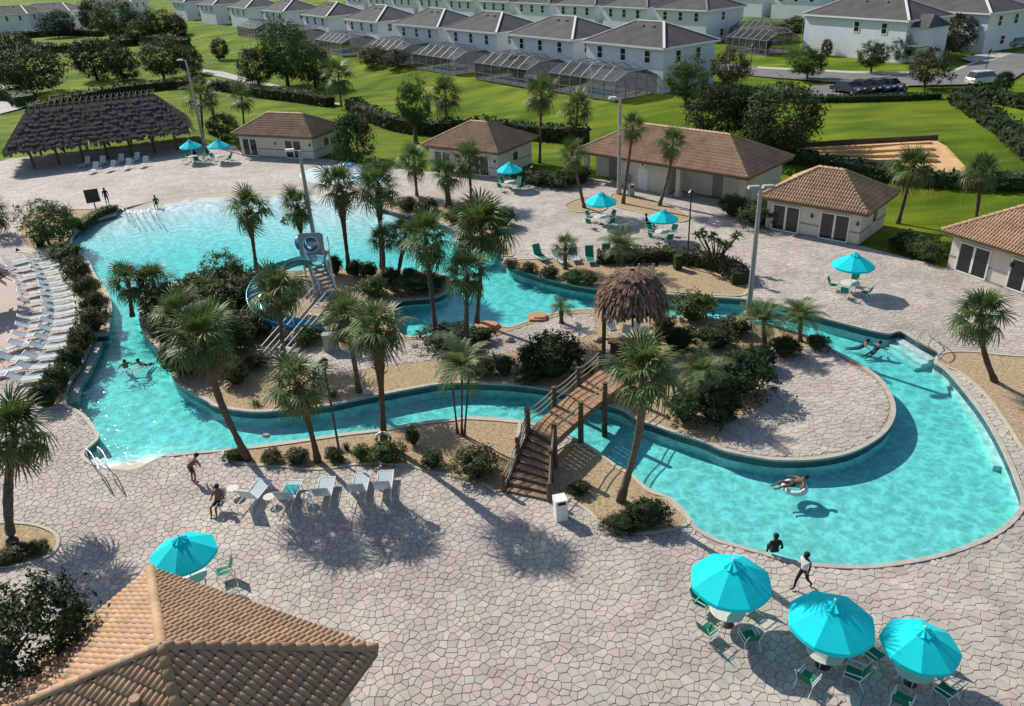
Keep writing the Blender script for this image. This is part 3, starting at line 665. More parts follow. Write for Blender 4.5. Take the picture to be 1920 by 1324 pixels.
DOME = {
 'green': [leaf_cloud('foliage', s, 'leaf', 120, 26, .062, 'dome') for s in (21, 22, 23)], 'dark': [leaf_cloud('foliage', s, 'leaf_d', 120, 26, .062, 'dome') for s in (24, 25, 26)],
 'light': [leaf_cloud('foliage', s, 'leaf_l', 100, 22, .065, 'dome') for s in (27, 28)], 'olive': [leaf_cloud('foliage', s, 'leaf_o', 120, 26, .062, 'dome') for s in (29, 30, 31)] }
def tuft_mesh(name, seed, m):
    r = random.Random(seed); b = MB()
    for k in range(60):
        a = r.uniform(0, 6.28); o = Vector((r.gauss(0, .16), r.gauss(0, .16), 0)); el = r.uniform(.5, 1.4); L = r.uniform(.7, 1.15); d = Vector((cos(a)*cos(el), sin(a)*cos(el), sin(el))); s_ = Vector((-sin(a), cos(a), 0))*.035
        p1 = o+d*L*.55; p2 = o+d*L+Vector((cos(a)*.15, sin(a)*.15, -.22)); b.add([o-s_, o+s_, p1-s_, p1+s_, p2], [(0, 1, 3, 2), (2, 3, 4)])
    return b.mesh(name, m)
TUFT = {'green': [tuft_mesh('blades', s, 'leaf') for s in (1, 2)], 'light': [tuft_mesh('blades', s, 'leaf_l') for s in (3, 4)]}
CORE = MB().ball((0, 0, .1), .62, 8, 5).mesh('shrub_core', 'leaf_d')
def limb_mesh(seed):
    r = random.Random(seed); b = MB(); b.tube([(0, 0, -.02), (r.uniform(-.02, .02), r.uniform(-.02, .02), .45), (0, 0, .75)], .05, 7, 0, True, [.075, .05, .035])
    for k in range(6):
        a = k*1.05+r.random(); z = r.uniform(.38, .7); e = Vector((cos(a)*.26, sin(a)*.26, z+r.uniform(.12, .3))); b.tube([(0, 0, z), e*.6+Vector((0, 0, z*.4)), e], .02, 5, 0, False, [.032, .022, .01])
    return b.mesh('trunk', 'bark')
LIMBS = [limb_mesh(s) for s in (1, 2, 3)]
def tree(bpx, cpx, rx, rz_, label, kind='oak', group='broadleaf trees', name='tree'):
    base = att(*bpx); c = over(base, *cpx); k = mpp(c); Rx, Rz = rx*k*1.12, rz_*k*1.12
    t = thing(name, label, 'tree', base, 0, group); h = c.z-base.z
    o = obj('trunk', rv.choice(LIMBS), t); o.scale = (h*.9, h*.9, max(.3, h+Rz*.25)); o.rotation_euler = (0, 0, rv.uniform(0, 6))
    o = obj('crown', rv.choice(CROWN[kind]), t); o.location = (c.x-base.x, 0, h); o.scale = (Rx, Rx*rv.uniform(.85, 1.05), Rz); o.rotation_euler = (0, 0, rv.uniform(0, 6)); 
    return t
def shrub(px, py, rx, rz_, label, kind='green', group='shrubs in the planting beds', ry=None, name='shrub'):
    """px,py: foot of the shrub; rx: half width, rz_: height, as seen"""
    base = att(px, py); k = mpp(base)*((1.26 if px < 900 else 1.12) if py < 805 else 1.0); Rx, Rz = rx*k, rz_*k; t = thing(name, label, 'shrub', base, 0, group)
    if kind.startswith('tuft'):
        o = obj('blades', rv.choice(TUFT[kind[5:]]), t); o.scale = (Rx, Rx, Rz); o.rotation_euler = (0, 0, rv.uniform(0, 6)); return t
    o = obj('foliage', rv.choice(DOME[kind]), t); o.location = (0, 0, Rz*.36); o.scale = (Rx, (ry*k if ry else Rx*rv.uniform(.8, 1.0)), Rz*.66); o.rotation_euler = (0, 0, 0 if ry else rv.uniform(0, 6))
    c = obj('twig_core', CORE, t); c.location = o.location; c.scale = o.scale*1.0; c.rotation_euler = o.rotation_euler
    return t
def hedge(pts, w, h, label, m='leaf_d', dens=60, ls=.16, group='clipped hedges', ground=True):
    P = [att(*p) if ground else at(*p) for p in pts]; P = crom(P, False, 6); c = P[len(P)//2].copy(); t = thing('hedge', label, 'hedge', c, 0, group); r = random.Random(len(label)); b = MB(); core = MB()
    for a, e in zip(P[:-1], P[1:]):
        d = e-a; L = d.length
        if L < .02: continue
        s_ = Vector((-d.y, d.x, 0)).normalized(); core.beam(a-c+Vector((0, 0, h*.44)), e-c+Vector((0, 0, h*.44)), w*.80, h*.86)
        for _ in range(int(dens*L*(w+2*h)/3)+1):
            u = r.random(); e_ = r.uniform(0, w+2*h); q = a+d*u-c; j = 1+r.gauss(0, .06); bump = 1+.13*sin((q.x+q.y)*1.7)
            if e_ < h: q += s_*(w/2*j)+Vector((0, 0, e_)); nr = s_
            elif e_ < h+w: q += s_*(w/2-(e_-h))+Vector((0, 0, h*bump*j)); nr = Vector((0, 0, 1))
            else: q += -s_*(w/2*j)+Vector((0, 0, e_-h-w)); nr = -s_
            nr = (nr+Vector((r.gauss(0, .5), r.gauss(0, .5), r.gauss(.2, .5)))).normalized(); o_ = nr.orthogonal().normalized(); o_.rotate(Matrix.Rotation(r.uniform(0, 6.28), 3, nr)); w_ = nr.cross(o_); s = ls*r.uniform(.6, 1.3)
            b.add([q-o_*s, q+w_*s*.5, q+o_*s, q-w_*s*.5], [(0, 1, 2, 3)])
    b.build('foliage', m, t); core.build('twig_core', 'leaf_d', t); return t

# ------------------------------------------------------------------ palms
GI, GN, GB = 'palms on the pool island', 'palms on the near bank', 'palms behind the pool'
PALMS = [
 ((481,505),(466,393),52,'leftmost palm on the island standing against the bright main pool',GI,dict(boots=True)),
 ((573,500),(557,386),43,'palm just left of the tall light pole above the main pool',GI,dict(boots=True)),
 ((655,512),(636,350),54,'palm with shaggy brown trunk boots right of the slide tower',GI,dict(boots=True,trunk=.17)),
 ((716,505),(710,352),54,'tall palm behind the bushes right of the booted palm',GI,dict(boots=True)),
 ((720,520),(718,452),38,'short palm in front of the main pool near the dark round bushes',GI,dict(nf=26)),
 ((745,522),(760,440),46,'short bright palm leaning right beside the short dark palm',GI,dict(nf=28,light=True)),
 ((782,368),(776,302),42,'palm in the gravel bed at the back right of the main pool',GB,dict(nf=26)),
 ((842,388),(836,328),40,'stout palm with thick trunk in the back gravel bed',GB,dict(nf=26,trunk=.3)),
 ((884,380),(880,303),44,'palm in front of the middle tiled cabana door',GB,dict(nf=26)),
 ((818,632),(798,448),66,'tall slim palm left in the trio beside the inner channel',GI,dict(nf=34)),
 ((874,655),(876,512),60,'lower palm in the trio beside the inner channel',GI,dict(nf=34,light=True)),
 ((893,608),(902,432),78,'tallest and widest palm in the trio beside the inner channel',GI,dict(nf=40,bend=.1)),
 ((532,672),(521,548),64,'palm in front of the blue water slide curve',GI,dict(nf=34)),
 ((466,862),(378,636),80,'big palm leaning left over the left pool from the near bank',GN,dict(nf=40,bend=-.25,trunk=.17)),
 ((596,866),(556,722),78,'palm leaning left on the near bank beside the black lamp post',GN,dict(nf=38,boots=True,light=True,dy=-1.2)),
 ((720,832),(706,618),74,'straight palm with shaggy neck beside the life ring on the near bank',GN,dict(nf=36,boots=True,light=True,trunk=.16,dy=-1.5)),
 ((673,735),(652,600),66,'palm on the island gravel left of the straight bank palm',GI,dict(nf=34,light=True)),
 ((1163,940),(1206,700),84,'palm with curved trunk leaning right beside the bridge',GN,dict(nf=40,bend=.35,light=True,trunk=.17,dy=-2.6)),
 ((25,1022),(28,815),90,'large palm at the left edge in the corner bed',GN,dict(nf=38,bend=-.12,trunk=.2,dy=1.8)),
 ((1866,716),(1838,592),64,'palm with bent trunk in the right gravel bed',GN,dict(nf=34,bend=-.22,boots=True)),
 ((1236,386),(1262,268),38,'palm leaning right in front of the long tiled washroom building',GB,dict(nf=26,bend=.2)),
 ((1168,382),(1187,238),34,'upright palm in front of the long tiled washroom building',GB,dict(nf=26)),
 ((1096,390),(1072,288),38,'palm leaning left in the small round bed near the washrooms',GB,dict(nf=26)),
 ((1012,305),(1015,178),44,'tallest palm on the back lawn between two tiled cabanas',GB,dict(nf=28)),
 ((1078,262),(1083,205),42,'palm on the back lawn behind the washroom roof',GB,dict(nf=26)),
 ((838,245),(835,178),42,'drooping palm alone on the back lawn above the middle cabana',GB,dict(nf=26)),
 ((640,200),(634,140),42,'palm behind the hedge above the dark flowering shrub',GB,dict(nf=26)),
 ((381,262),(376,184),38,'palm beside the leftmost light pole near the thatched pavilion',GB,dict(nf=24)),
 ((458,240),(453,183),32,'small palm on the lawn left of the left tiled cabana',GB,dict(nf=22,light=True)),
 ((400,215),(396,185),24,'low palm between the pavilion and the left tiled cabana',GB,dict(nf=18)),
 ((1684,418),(1712,316),50,'palm on the right lawn in front of the sand patch',GB,dict(nf=28)),
 ((1828,424),(1842,325),48,'rightmost palm on the right lawn beyond the cabanas',GB,dict(nf=28)),
 ((248,592),(240,530),52,'left palm of the pair on the island tip by the left channel',GI,dict(nf=30)),
 ((292,585),(288,530),50,'right palm of the pair on the island tip by the left channel',GI,dict(nf=30)),
 ((1060,505),(1060,462),34,'short palm in the hedge bed beside the green loungers',GB,dict(nf=22)),
 ((1168,505),(1168,470),56,'feathery palm rising behind the thatched hut',GB,dict(kind='feather',nf=26,light=True)),
 ((1053,606),(1052,582),32,'small feathery palm left of the thatched hut by the channel',GI,dict(kind='feather',nf=18)),
 ((1434,655),(1432,605),58,'left feathery palm of the clump at the island back',GI,dict(kind='feather',nf=26)),
 ((1500,640),(1500,598),60,'right feathery palm of the clump at the island back',GI,dict(kind='feather',nf=26)),
 ((866,815),(866,695),78,'slim stemmed feathery palm in the middle of the near bank',GN,dict(kind='feather',nf=26,trunk=.06,stems=3)),
 ((1318,768),(1312,705),70,'feathery palm under the dark shrubs right of the curved palm',GI,dict(kind='feather',nf=26)),
 ((-14,440),(-16,402),46,'palm half out of the picture at the left edge above the loungers',GB,dict(nf=24)),
 ((335,655),(333,592),62,'low bushy palm at the left shore of the island',GI,dict(nf=34,trunk=.2)),
 ((402,668),(398,610),64,'low bushy palm in the middle of the left island thicket',GI,dict(nf=34,light=True,trunk=.2)),
 ((388,585),(386,555),46,'low bushy palm behind the left island thicket',GI,dict(nf=28)),
 ((318,592),(316,562),42,'low bushy palm behind the palm pair',GI,dict(nf=26)),
 ((640,640),(640,585),46,'low palm beside the slide stair landing',GI,dict(nf=26,light=True)),
 ((700,350),(690,330),26,'low palm in the gravel behind the main pool',GB,dict(nf=18)),
]
for a in PALMS: palm(a[0], a[1], a[2], a[3], a[4], **a[5])

# ------------------------------------------------------------------ trees
TREES = [
 ((62,175),(55,130),58,42,'big dark tree behind the thatched pavilion at the left edge','dark'),
 ((182,150),(172,110),36,36,'round dark tree left in the row beyond the pavilion hedge','dark'),
 ((232,150),(228,118),26,32,'slender tree second in the row beyond the pavilion hedge','dark'),
 ((308,148),(305,108),44,34,'widest tree in the row beyond the pavilion hedge','oak'),
 ((352,140),(352,112),24,26,'small round tree above the leftmost light pole','dark'),
 ((486,165),(482,125),30,36,'dark tree on the lawn edge above the left tiled cabana','dark'),
 ((540,160),(534,95),46,56,'tall loose tree in front of the far screened enclosures','oak'),
 ((592,165),(588,120),34,38,'tree right of the tall loose tree by the enclosures','oak'),
 ((220,75),(218,35),42,32,'bright tree before the far houses at upper left','oak'),
 ((292,78),(290,45),28,28,'smaller tree before the far houses at upper left','oak'),
 ((30,105),(22,82),34,22,'tree at the left edge below the bluish houses','dark'),
 ((780,268),(775,192),32,44,'thin loose tree on the lawn left of the drooping palm','oak'),
 ((1286,195),(1288,148),40,38,'leafy tree at the corner of the nearest white house','oak'),
 ((1366,170),(1368,124),38,34,'olive tree right of the nearest white house','olive'),
 ((1362,270),(1352,208),62,52,'dark tree left of the pair behind the washroom roof','dark'),
 ((1470,295),(1468,222),74,62,'biggest dark tree behind the washroom roof','dark'),
 ((1420,260),(1410,205),44,44,'dark tree between the pair behind the washroom roof','dark'),
 ((1513,150),(1516,116),34,24,'round street tree left of the three before the long white house','oak'),
 ((1633,138),(1638,102),27,24,'small street tree in the middle before the long white house','oak'),
 ((1733,165),(1740,122),36,34,'round street tree right of the three before the long white house','olive'),
 ((1886,172),(1885,145),20,24,'small dark conifer beside the white car','cone'),
 ((1550,105),(1550,90),11,16,'tiny clipped tree against the long white house wall','dark'),
 ((1705,115),(1704,88),28,24,'dark bush tree at the end of the long white house','dark'),
 ((1800,95),(1790,62),48,36,'dark street tree along the far right road','olive'),
 ((1860,80),(1858,55),40,30,'tree beyond the far right road','olive'),
 ((1905,60),(1905,35),36,28,'tree at the upper right corner','dark'),
 ((656,302),(655,242),40,62,'tall dark flowering shrub tree beside the left tiled cabana','cone'),
 ((416,262),(415,238),28,24,'dark rounded tree behind the two far umbrellas','dark'),
 ((412,545),(414,497),38,30,'pale small-leaved tree on the island before the main pool','light'),
 ((60,1330),(55,1195),110,105,'large dark tree at the lower left beside the tiled roof','dark'),
 ((92,458),(92,415),46,38,'dense rounded tree in the corner bed by the main pool','oak'),
 ((700,122),(698,104),30,18,'low tree before the screened enclosures left of centre','olive'),
 ((745,126),(742,108),28,17,'low tree before the screened enclosures near centre','olive'),
 ((972,150),(972,125),18,22,'small tree at the corner of the central enclosure','oak'),
 ((1500,60),(1488,52),26,18,'small tree among the far enclosures left of the long white house','dark'),
 ((655,75),(655,62),18,16,'small dark tree between far enclosures','dark'),
 ((110,70),(108,45),30,22,'tree between the two bluish houses','dark'),((170,62),(168,30),24,28,'dark tree right of the bluish houses','dark'),((330,70),(330,48),22,20,'dark tree before the far end of the house row','dark'),((262,82),(262,58),24,20,'tree between the two bright upper left trees','oak'),((410,112),(412,92),16,18,'small tree on the lawn by the curved path','dark'),((12,150),(5,128),30,26,'dark tree at the left edge above the garden path','dark'),((1765,110),(1768,85),24,22,'olive tree beside the far right driveway','olive'),((1430,100),(1432,82),16,16,'small tree at the road bend by the far lamp post','dark'),((1600,60),(1600,40),10,14,'slim tree behind the long white house','dark'),((1130,60),(1140,40),20,14,'tree between the house rows above centre','dark'),((1210,40),(1212,22),16,14,'small tree between the far house rows','dark'),((880,30),(882,16),18,12,'tree between the far rows left of centre','dark'),
]
for a in TREES: tree(*a)
t = thing('frangipani_tree', 'wide low multi-stemmed tree right of the hedge by the upper deck', 'tree', att(1340, 507), 0, 'broadleaf trees')
b = MB(); k = mpp(att(1340, 507)); tips = []
for i in range(13):
    a = i*2.4; e = Vector((cos(a)*k*(18+30*rv.random()), sin(a)*k*22*rv.random(), k*(46+28*rv.random()))); tips.append(e); b.tube([(0, 0, 0), e*.45+Vector((0, 0, k*8)), e], .05, 6, 0, False, [.09, .06, .03])
b.build('trunk', 'bark', t, True); b = MB(); r = random.Random(2)
for e in tips:
    for j in range(26):
        a = r.uniform(0, 6.28); el = r.uniform(-.3, 1.2); d = Vector((cos(a)*cos(el), sin(a)*cos(el), sin(el))); s_ = Vector((-sin(a), cos(a), 0))*.06; L = r.uniform(.35, .65)
        b.add([e, e+d*L*.5-s_, e+d*L+Vector((0, 0, -.1)), e+d*L*.5+s_], [(0, 1, 2, 3)])
b.build('crown', 'leaf_l', t)

# ------------------------------------------------------------------ shrubs
GS = 'shrubs in the planting beds'
SH = [
 (1038,705,56,82,'big dark bush left of the bridge end on the island','dark'),(1000,690,30,46,'dark bush at the left foot of the big dark bush','dark'),
 (1385,735,56,78,'big dark bush under the feathery palms on the island','dark'),(1345,790,48,70,'dark bush at the water edge below the feathery palm','dark'),
 (1420,690,34,46,'dark bush beside the island flagstones','dark'),(1285,785,40,60,'dark bush right of the curved palm trunk by the channel','dark'),
 (1270,655,36,44,'dark bush right of the thatched hut','dark'),(1245,620,22,30,'orange tinged bush beside the thatched hut','olive'),(1340,650,40,40,'dark bush behind the feathery palm clump','dark'),
 (1300,600,42,56,'pale yellow green bush behind the thatched hut','light'),(1380,625,32,34,'reddish bush at the foot of the right light pole','olive'),
 (895,890,50,52,'wide rounded bush left of the bridge stairs','olive'),(812,875,24,32,'small round dark bush left of the wide rounded bush','dark'),(776,835,14,44,'narrow upright bush on the near bank','green'),
 (728,865,38,44,'bush under the straight palm and life ring','green'),(680,862,24,30,'loose bush left of the life ring','green'),(628,862,24,28,'loose bush at the foot of the black lamp post','green'),
 (560,868,26,28,'loose bush right of the leaning palm on the near bank','olive'),(510,866,24,26,'loose bush between the two leaning palms','olive'),(440,862,22,22,'low bush at the left end of the near bank','green'),
 (1215,985,46,62,'large dark bush at the right end of the bridge bed','dark'),(1165,990,42,28,'spreading low bush at the tip of the bridge bed','dark'),(1085,925,26,24,'low dark bush right of the bridge stairs','dark'),  # low dark bush by the stairs is added in place of a palm's shadow
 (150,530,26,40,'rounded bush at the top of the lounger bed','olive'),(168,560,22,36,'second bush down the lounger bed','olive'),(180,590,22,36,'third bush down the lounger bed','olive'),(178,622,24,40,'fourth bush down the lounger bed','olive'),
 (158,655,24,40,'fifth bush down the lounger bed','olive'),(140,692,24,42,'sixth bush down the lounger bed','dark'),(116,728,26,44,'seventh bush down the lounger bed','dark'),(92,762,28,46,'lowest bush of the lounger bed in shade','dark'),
 (128,486,30,24,'low bush under the dense rounded tree','green'),(140,432,16,24,'light bush right of the dense rounded tree','light'),(75,462,18,30,'spiky bush left under the dense rounded tree','tuft_green'),
 (480,690,22,22,'small bush beside the island path','olive'),(445,720,26,40,'bush below the big leaning palm crown','green'),(350,700,42,56,'bush at the left island shore','green'),(330,640,46,60,'dense bush under the palm pair on the island','green'),
 (395,610,60,70,'dense green bush in the middle left of the island','green'),(450,590,48,60,'brownish bush left of the slide curve','olive'),(380,570,46,52,'bush behind the palm pair','green'),(440,545,40,40,'bush below the pale small tree','green'),
 (300,600,30,40,'bush at the foot of the palm pair','green'),(425,660,50,56,'bright bush in front of the brownish bush','green'),(490,630,36,44,'olive bush at the slide foot','olive'),(505,545,34,40,'bush under the leftmost island palm','dark'),
 (630,515,13,34,'upright dark bush right of the slide tower','dark'),(667,518,15,28,'first round dark bush along the main pool edge','dark'),(693,524,17,30,'second round dark bush along the main pool edge','dark'),(733,530,20,26,'third round dark bush along the main pool edge','dark'),(770,528,18,24,'fourth round dark bush along the main pool edge','dark'),
 (700,555,26,34,'yellowish bush in the island middle','light'),(790,545,40,30,'dark low bush on the small peninsula','dark'),(830,535,14,16,'small bush at the peninsula tip','green'),
 (850,645,60,26,'spreading low bush under the palm trio','dark'),(905,640,26,26,'bush right of the palm trio','dark'),(905,705,26,32,'loose bush above the near channel','olive'),(945,700,24,34,'flowering bush left of the big dark bush','olive'),(990,718,26,26,'low bush at the island shore left of the bridge','olive'),
 (960,505,16,18,'small bush at the left end of the hedge bed','olive'),(990,512,18,20,'brown bush in the hedge bed','olive'),(1030,522,20,22,'second brown bush in the hedge bed','olive'),(1075,532,24,24,'green bush below the white lounger','green'),(1105,535,18,26,'bush left of the thatched hut roof','green'),
 (765,395,20,22,'brown bush in the back gravel bed','olive'),(800,398,22,24,'second brown bush in the back gravel bed','olive'),(910,470,30,30,'dark bush at the lower end of the back gravel bed','dark'),(860,420,26,26,'bush between the back palms and the trio','green'),(940,425,30,36,'dark bush beside the upper deck chairs','dark'),
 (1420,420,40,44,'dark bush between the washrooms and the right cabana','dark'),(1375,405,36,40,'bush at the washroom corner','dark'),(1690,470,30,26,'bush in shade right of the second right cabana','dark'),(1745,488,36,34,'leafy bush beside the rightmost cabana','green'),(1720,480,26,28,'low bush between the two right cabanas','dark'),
 (1015,345,30,24,'low bush on the hedge left of the washrooms','dark'),(1050,350,30,24,'second low bush left of the washrooms','green'),(1080,340,26,30,'bush at the left washroom column','green'),
 (35,1042,30,26,'low bush under the large left palm','olive'),(70,1035,26,24,'second low bush in the corner palm bed','olive'),(10,1055,26,24,'third low bush in the corner palm bed','dark'),
 (1530,655,22,30,'dark bush at the right end of the feathery clump','dark'),(1470,665,30,36,'dark bush between the feathery palms','dark'),(575,645,26,26,'bush beside the slide stairs','green'),
 (140,1290,40,50,'dark bush at the base of the lower left tree','dark'),(140,1180,30,40,'flowering grey bush beside the tiled roof','olive'),
]
for a in SH: shrub(*a, group=GS)
for i, (x, y, r_, h_, k, l) in enumerate([(870,700,18,26,'tuft_light','spiky plant under the slim feathery palm'),(650,845,16,22,'tuft_green','grassy tuft beside the black lamp post'),(480,760,14,16,'tuft_light','grassy tuft at the near island shore'),(625,745,16,18,'tuft_light','grassy tuft by the island palm foot'),(930,680,18,26,'tuft_green','spiky plant left of the bridge'),(1105,700,14,26,'tuft_light','spiky plant between the rope rail and the hut'),(700,320,20,24,'tuft_green','grassy clump behind the main pool')]):
    shrub(x, y, r_, h_, l, k, GS, name='grass_tuft')
# ------------------------------------------------------------------ hedges
hedge([(60,215),(150,192),(240,175),(330,166)], 2.2, 1.6, 'dark hedge behind the long thatched pavilion', dens=24, ls=.3)
hedge([(330,166),(400,168),(480,180),(560,190),(620,200)], 2.0, 1.6, 'dark curving hedge along the path above the left tiled cabana', dens=24, ls=.3)
hedge([(660,205),(700,228),(760,246),(830,252),(900,250),(985,258),(1100,268)], 2.0, 1.8, 'dark hedge across the lawn behind the middle cabana', dens=24, ls=.3)
hedge([(1440,298),(1520,308),(1640,332),(1760,346),(1920,352),(2000,356)], 1.8, 1.1, 'dark hedge in front of the orange sand patch', dens=24, ls=.3)
hedge([(1300,205),(1400,196),(1480,190),(1560,190),(1660,188),(1760,184)], 1.4, .7, 'clipped hedge along the parking row', dens=24, ls=.25)
hedge([(1790,190),(1830,215),(1880,250),(1920,285),(1960,320)], 2.0, 1.5, 'dark hedge running down the right lawn', dens=24, ls=.3)
hedge([(1800,180),(1860,190),(1940,205)], 2.4, 1.2, 'thick dark hedge at the right edge below the white car', dens=20, ls=.35)
hedge([(20,88),(100,98),(180,92),(250,85)], 3.0, 2.0, 'far dark hedge on the lawn at upper left', dens=10, ls=.5)
hedge([(40,72),(120,66),(190,68)], 3.0, 2.0, 'far hedge before the bluish houses', dens=10, ls=.5)
hedge([(215,82),(290,84),(350,90)], 3.5, 2.4, 'far dark hedge under the bright upper left tree', dens=10, ls=.5)
hedge([(1240,485),(1290,492),(1340,502),(1378,518),(1390,535)], 1.5, 1.0, 'rounded clipped hedge in the bed by the lamp post', 'leaf_o', 130, .12, ground=False)
hedge([(1120,492),(1180,490),(1240,487)], 1.3, .9, 'low clipped hedge behind the thatched hut roof', 'leaf_o', 120, .12, ground=False)
hedge([(985,340),(1040,346),(1095,340)], 1.6, 1.2, 'clipped hedge left of the washroom building', dens=50, ls=.18)
hedge([(150,432),(180,410),(215,396)], 1.0, .7, 'low hedge along the curved wall of the main pool', 'leaf', 110, .12, ground=False)
hedge([(0,190),(30,185),(50,200)], 4, 2.0, 'rounded hedge at the left edge behind the pavilion', dens=14, ls=.35)
hedge([(1690,452),(1740,470),(1770,485)], 1.2, .8, 'low dark hedge between the two right cabanas', dens=60, ls=.15)
# ------------------------------------------------------------------ tiled buildings
rt = random.Random(21)
def frame_from(pl, pr):
    """origin at the front left foot, u along the front, v into the building"""
    d = (pr-pl); L = d.length; u = d/L; v = Vector((-u.y, u.x))
    return atan2(u.y, u.x), L
TILE_T = [(1.0, 1.0, 1.0), (.92, .88, .86), (1.06, 1.04, 1.0), (.97, .90, .86), (1.03, 1.0, .92), (.86, .84, .84), (1.05, .96, .90)]
def half_tile(b, p, du, dv, nn, w, L, seg=5, t=None, lift=.02):
    o = []
    for e, (q, rr_, up) in enumerate(((p, w*.56, lift), (p+dv*L, w*.44, 0))):
        for j in range(seg+1):
            a = pi*j/seg; o.append(q + du*(cos(a)*rr_) + nn*(sin(a)*rr_*.85+up))
    k = seg+1
    b.add(o, [(j, j+1, k+j+1, k+j) for j in range(seg)] + [tuple(range(k))[::-1]], 0, t)
def hip_roof(root, x0, x1, y0, y1, ez, rise, w=.22, L=.40, seg=4, single=0, pyr=False):
    """hip roof over a rectangle in the building's own axes; eaves at ez; returns the roof part"""
    cx, cyy = (x0+x1)/2, (y0+y1)/2; hx, hy = (x1-x0)/2, (y1-y0)/2; ins = min(hx, hy)
    if hx >= hy: A, B = Vector((x0+ins, cyy, ez+rise)), Vector((x1-ins, cyy, ez+rise))
    else: A, B = Vector((cx, y0+ins, ez+rise)), Vector((cx, y1-ins, ez+rise))
    if pyr: A = B = Vector((cx, cyy, ez+rise))
    c = [Vector((x0, y0, ez)), Vector((x1, y0, ez)), Vector((x1, y1, ez)), Vector((x0, y1, ez))]
    if hx >= hy: faces = [(c[0], c[1], B, A), (c[1], c[2], B, B), (c[2], c[3], A, B), (c[3], c[0], A, A)]
    else: faces = [(c[0], c[1], A, A), (c[1], c[2], B, A), (c[2], c[3], B, B), (c[3], c[0], A, B)]
    b = MB()
    for a, e, t1, t2 in faces: b.add([a, e, t1, t2] if (t1-t2).length > .01 else [a, e, t1], [(0, 1, 2, 3) if (t1-t2).length > .01 else (0, 1, 2)])
    b.add(c, [(3, 2, 1, 0)]); roof = b.build('roof', 'tile_gap', root)
    f = MB()
    for i in range(4): f.beam(c[i]-Vector((0, 0, .10)), c[(i+1) % 4]-Vector((0, 0, .10)), .06, .24)
    f.build('fascia', 'fascia', roof)
    tiles = []
    for a, e, t1, t2 in faces:
        du = (e-a); W = du.length; du /= W; mid = (t1+t2)/2; foot = a+du*((mid-a).dot(du)); dv = (mid-foot); H = dv.length; dv /= H; nn = du.cross(dv); nn = nn if nn.z > 0 else -nn
        l0, l1 = (t2-a).dot(du), (t1-a).dot(du)
        n = int(W/w)
        for i in range(n):
            uu = (i+.5)*W/n; lim = H*min(1.0, uu/max(l0, .01), (W-uu)/max(W-l1, .01)); k = 0
            while k*L < lim-.12:
                ll = min(L*1.06, lim-k*L); tiles.append((a+du*uu+dv*(k*L-.05)+nn*.01, du, dv, nn, W/n, ll)); k += 1
    def build_one(tl): 
        mb = MB(); half_tile(mb, Vector((0, 0, 0)), *tl[1:5], tl[5], seg, rt.choice(TILE_T), .045); o = mb.build('roof_tile', 'tile', roof, True, True); o.location = tl[0]
    if single:
        sc = []
        for tl in tiles:
            wp = root.matrix_basis @ tl[0]; d = wp-CAM; z = d.dot(_F); X, Y = 960+FPX*d.dot(_R)/z, 662-FPX*d.dot(_U)/z
            nw = root.matrix_basis.to_3x3() @ tl[3]; sc.append((-(nw.dot(d.normalized()))/z**2 if (0 < X < 1920 and 0 < Y < 1324) else -1, tl))
        sc.sort(key=lambda q: -q[0]); 
        for s_, tl in sc[:single]: build_one(tl)
        tiles = [q[1] for q in sc[single:]]
    mb = MB()
    for tl in tiles: half_tile(mb, *tl[:5], tl[5], seg, rt.choice(TILE_T), .045)
    o = mb.build('roof_tiles', 'tile', roof, True, True); o['kind'] = 'stuff'
    # hip and ridge caps
    caps = [(c[0], A if hx >= hy else A), (c[1], B if hx >= hy else A), (c[2], B), (c[3], A if hx >= hy else B)]
    if (A-B).length > .2: caps.append((A, B))
    for p, q in caps:
        d = (q-p); LL = d.length; d /= LL; sd_ = d.cross(Vector((0, 0, 1))).normalized(); nn = sd_.cross(d).normalized(); nn = nn if nn.z > 0 else -nn; k = 0; mb = MB()
        while k*.42 < LL-.05:
            half_tile(mb, p+d*(k*.42-.03)+nn*.06, sd_, d, nn, .30, min(.46, LL-k*.42+.05), 5, rt.choice(TILE_T), .035); k += 1
        mb.build('ridge_cap', 'tile', roof, True, True)
    return roof
def opening(root, x, y, w, h, z0=0.05, n=2, axis=0, name='glass_door'):
    """framed dark double door on a front wall (facing -y) or side wall (axis 1: facing +x)"""
    def P(a, d, z): return (x+a, y-d, z) if axis == 0 else (x+d, y+a, z)
    def bx(mb, a, d, z, sa, sd_, sz): mb.box(P(a, d, z), (sa, sd_, sz) if axis == 0 else (sd_, sa, sz))
    fr = MB(); t = .09
    bx(fr, -w/2+t/2, .03, z0+h/2, t, .10, h); bx(fr, w/2-t/2, .03, z0+h/2, t, .10, h); bx(fr, 0, .03, z0+h-t/2, w-2*t, .10, t); bx(fr, 0, .03, z0+.05, w-2*t, .09, .10)
    for k in range(1, n): bx(fr, -w/2+w*k/n, .035, z0+h/2+.04, .16, .10, h-.30)
    o = fr.build(name, 'trimw', root); ww = (w-2*t)/n
    for k in range(n):
        g = MB(); bx(g, -w/2+t+ww*(k+.5), .015, z0+h/2, ww-.1, .05, h-2*t-.04); g.build('pane', 'glass', o)
    return o
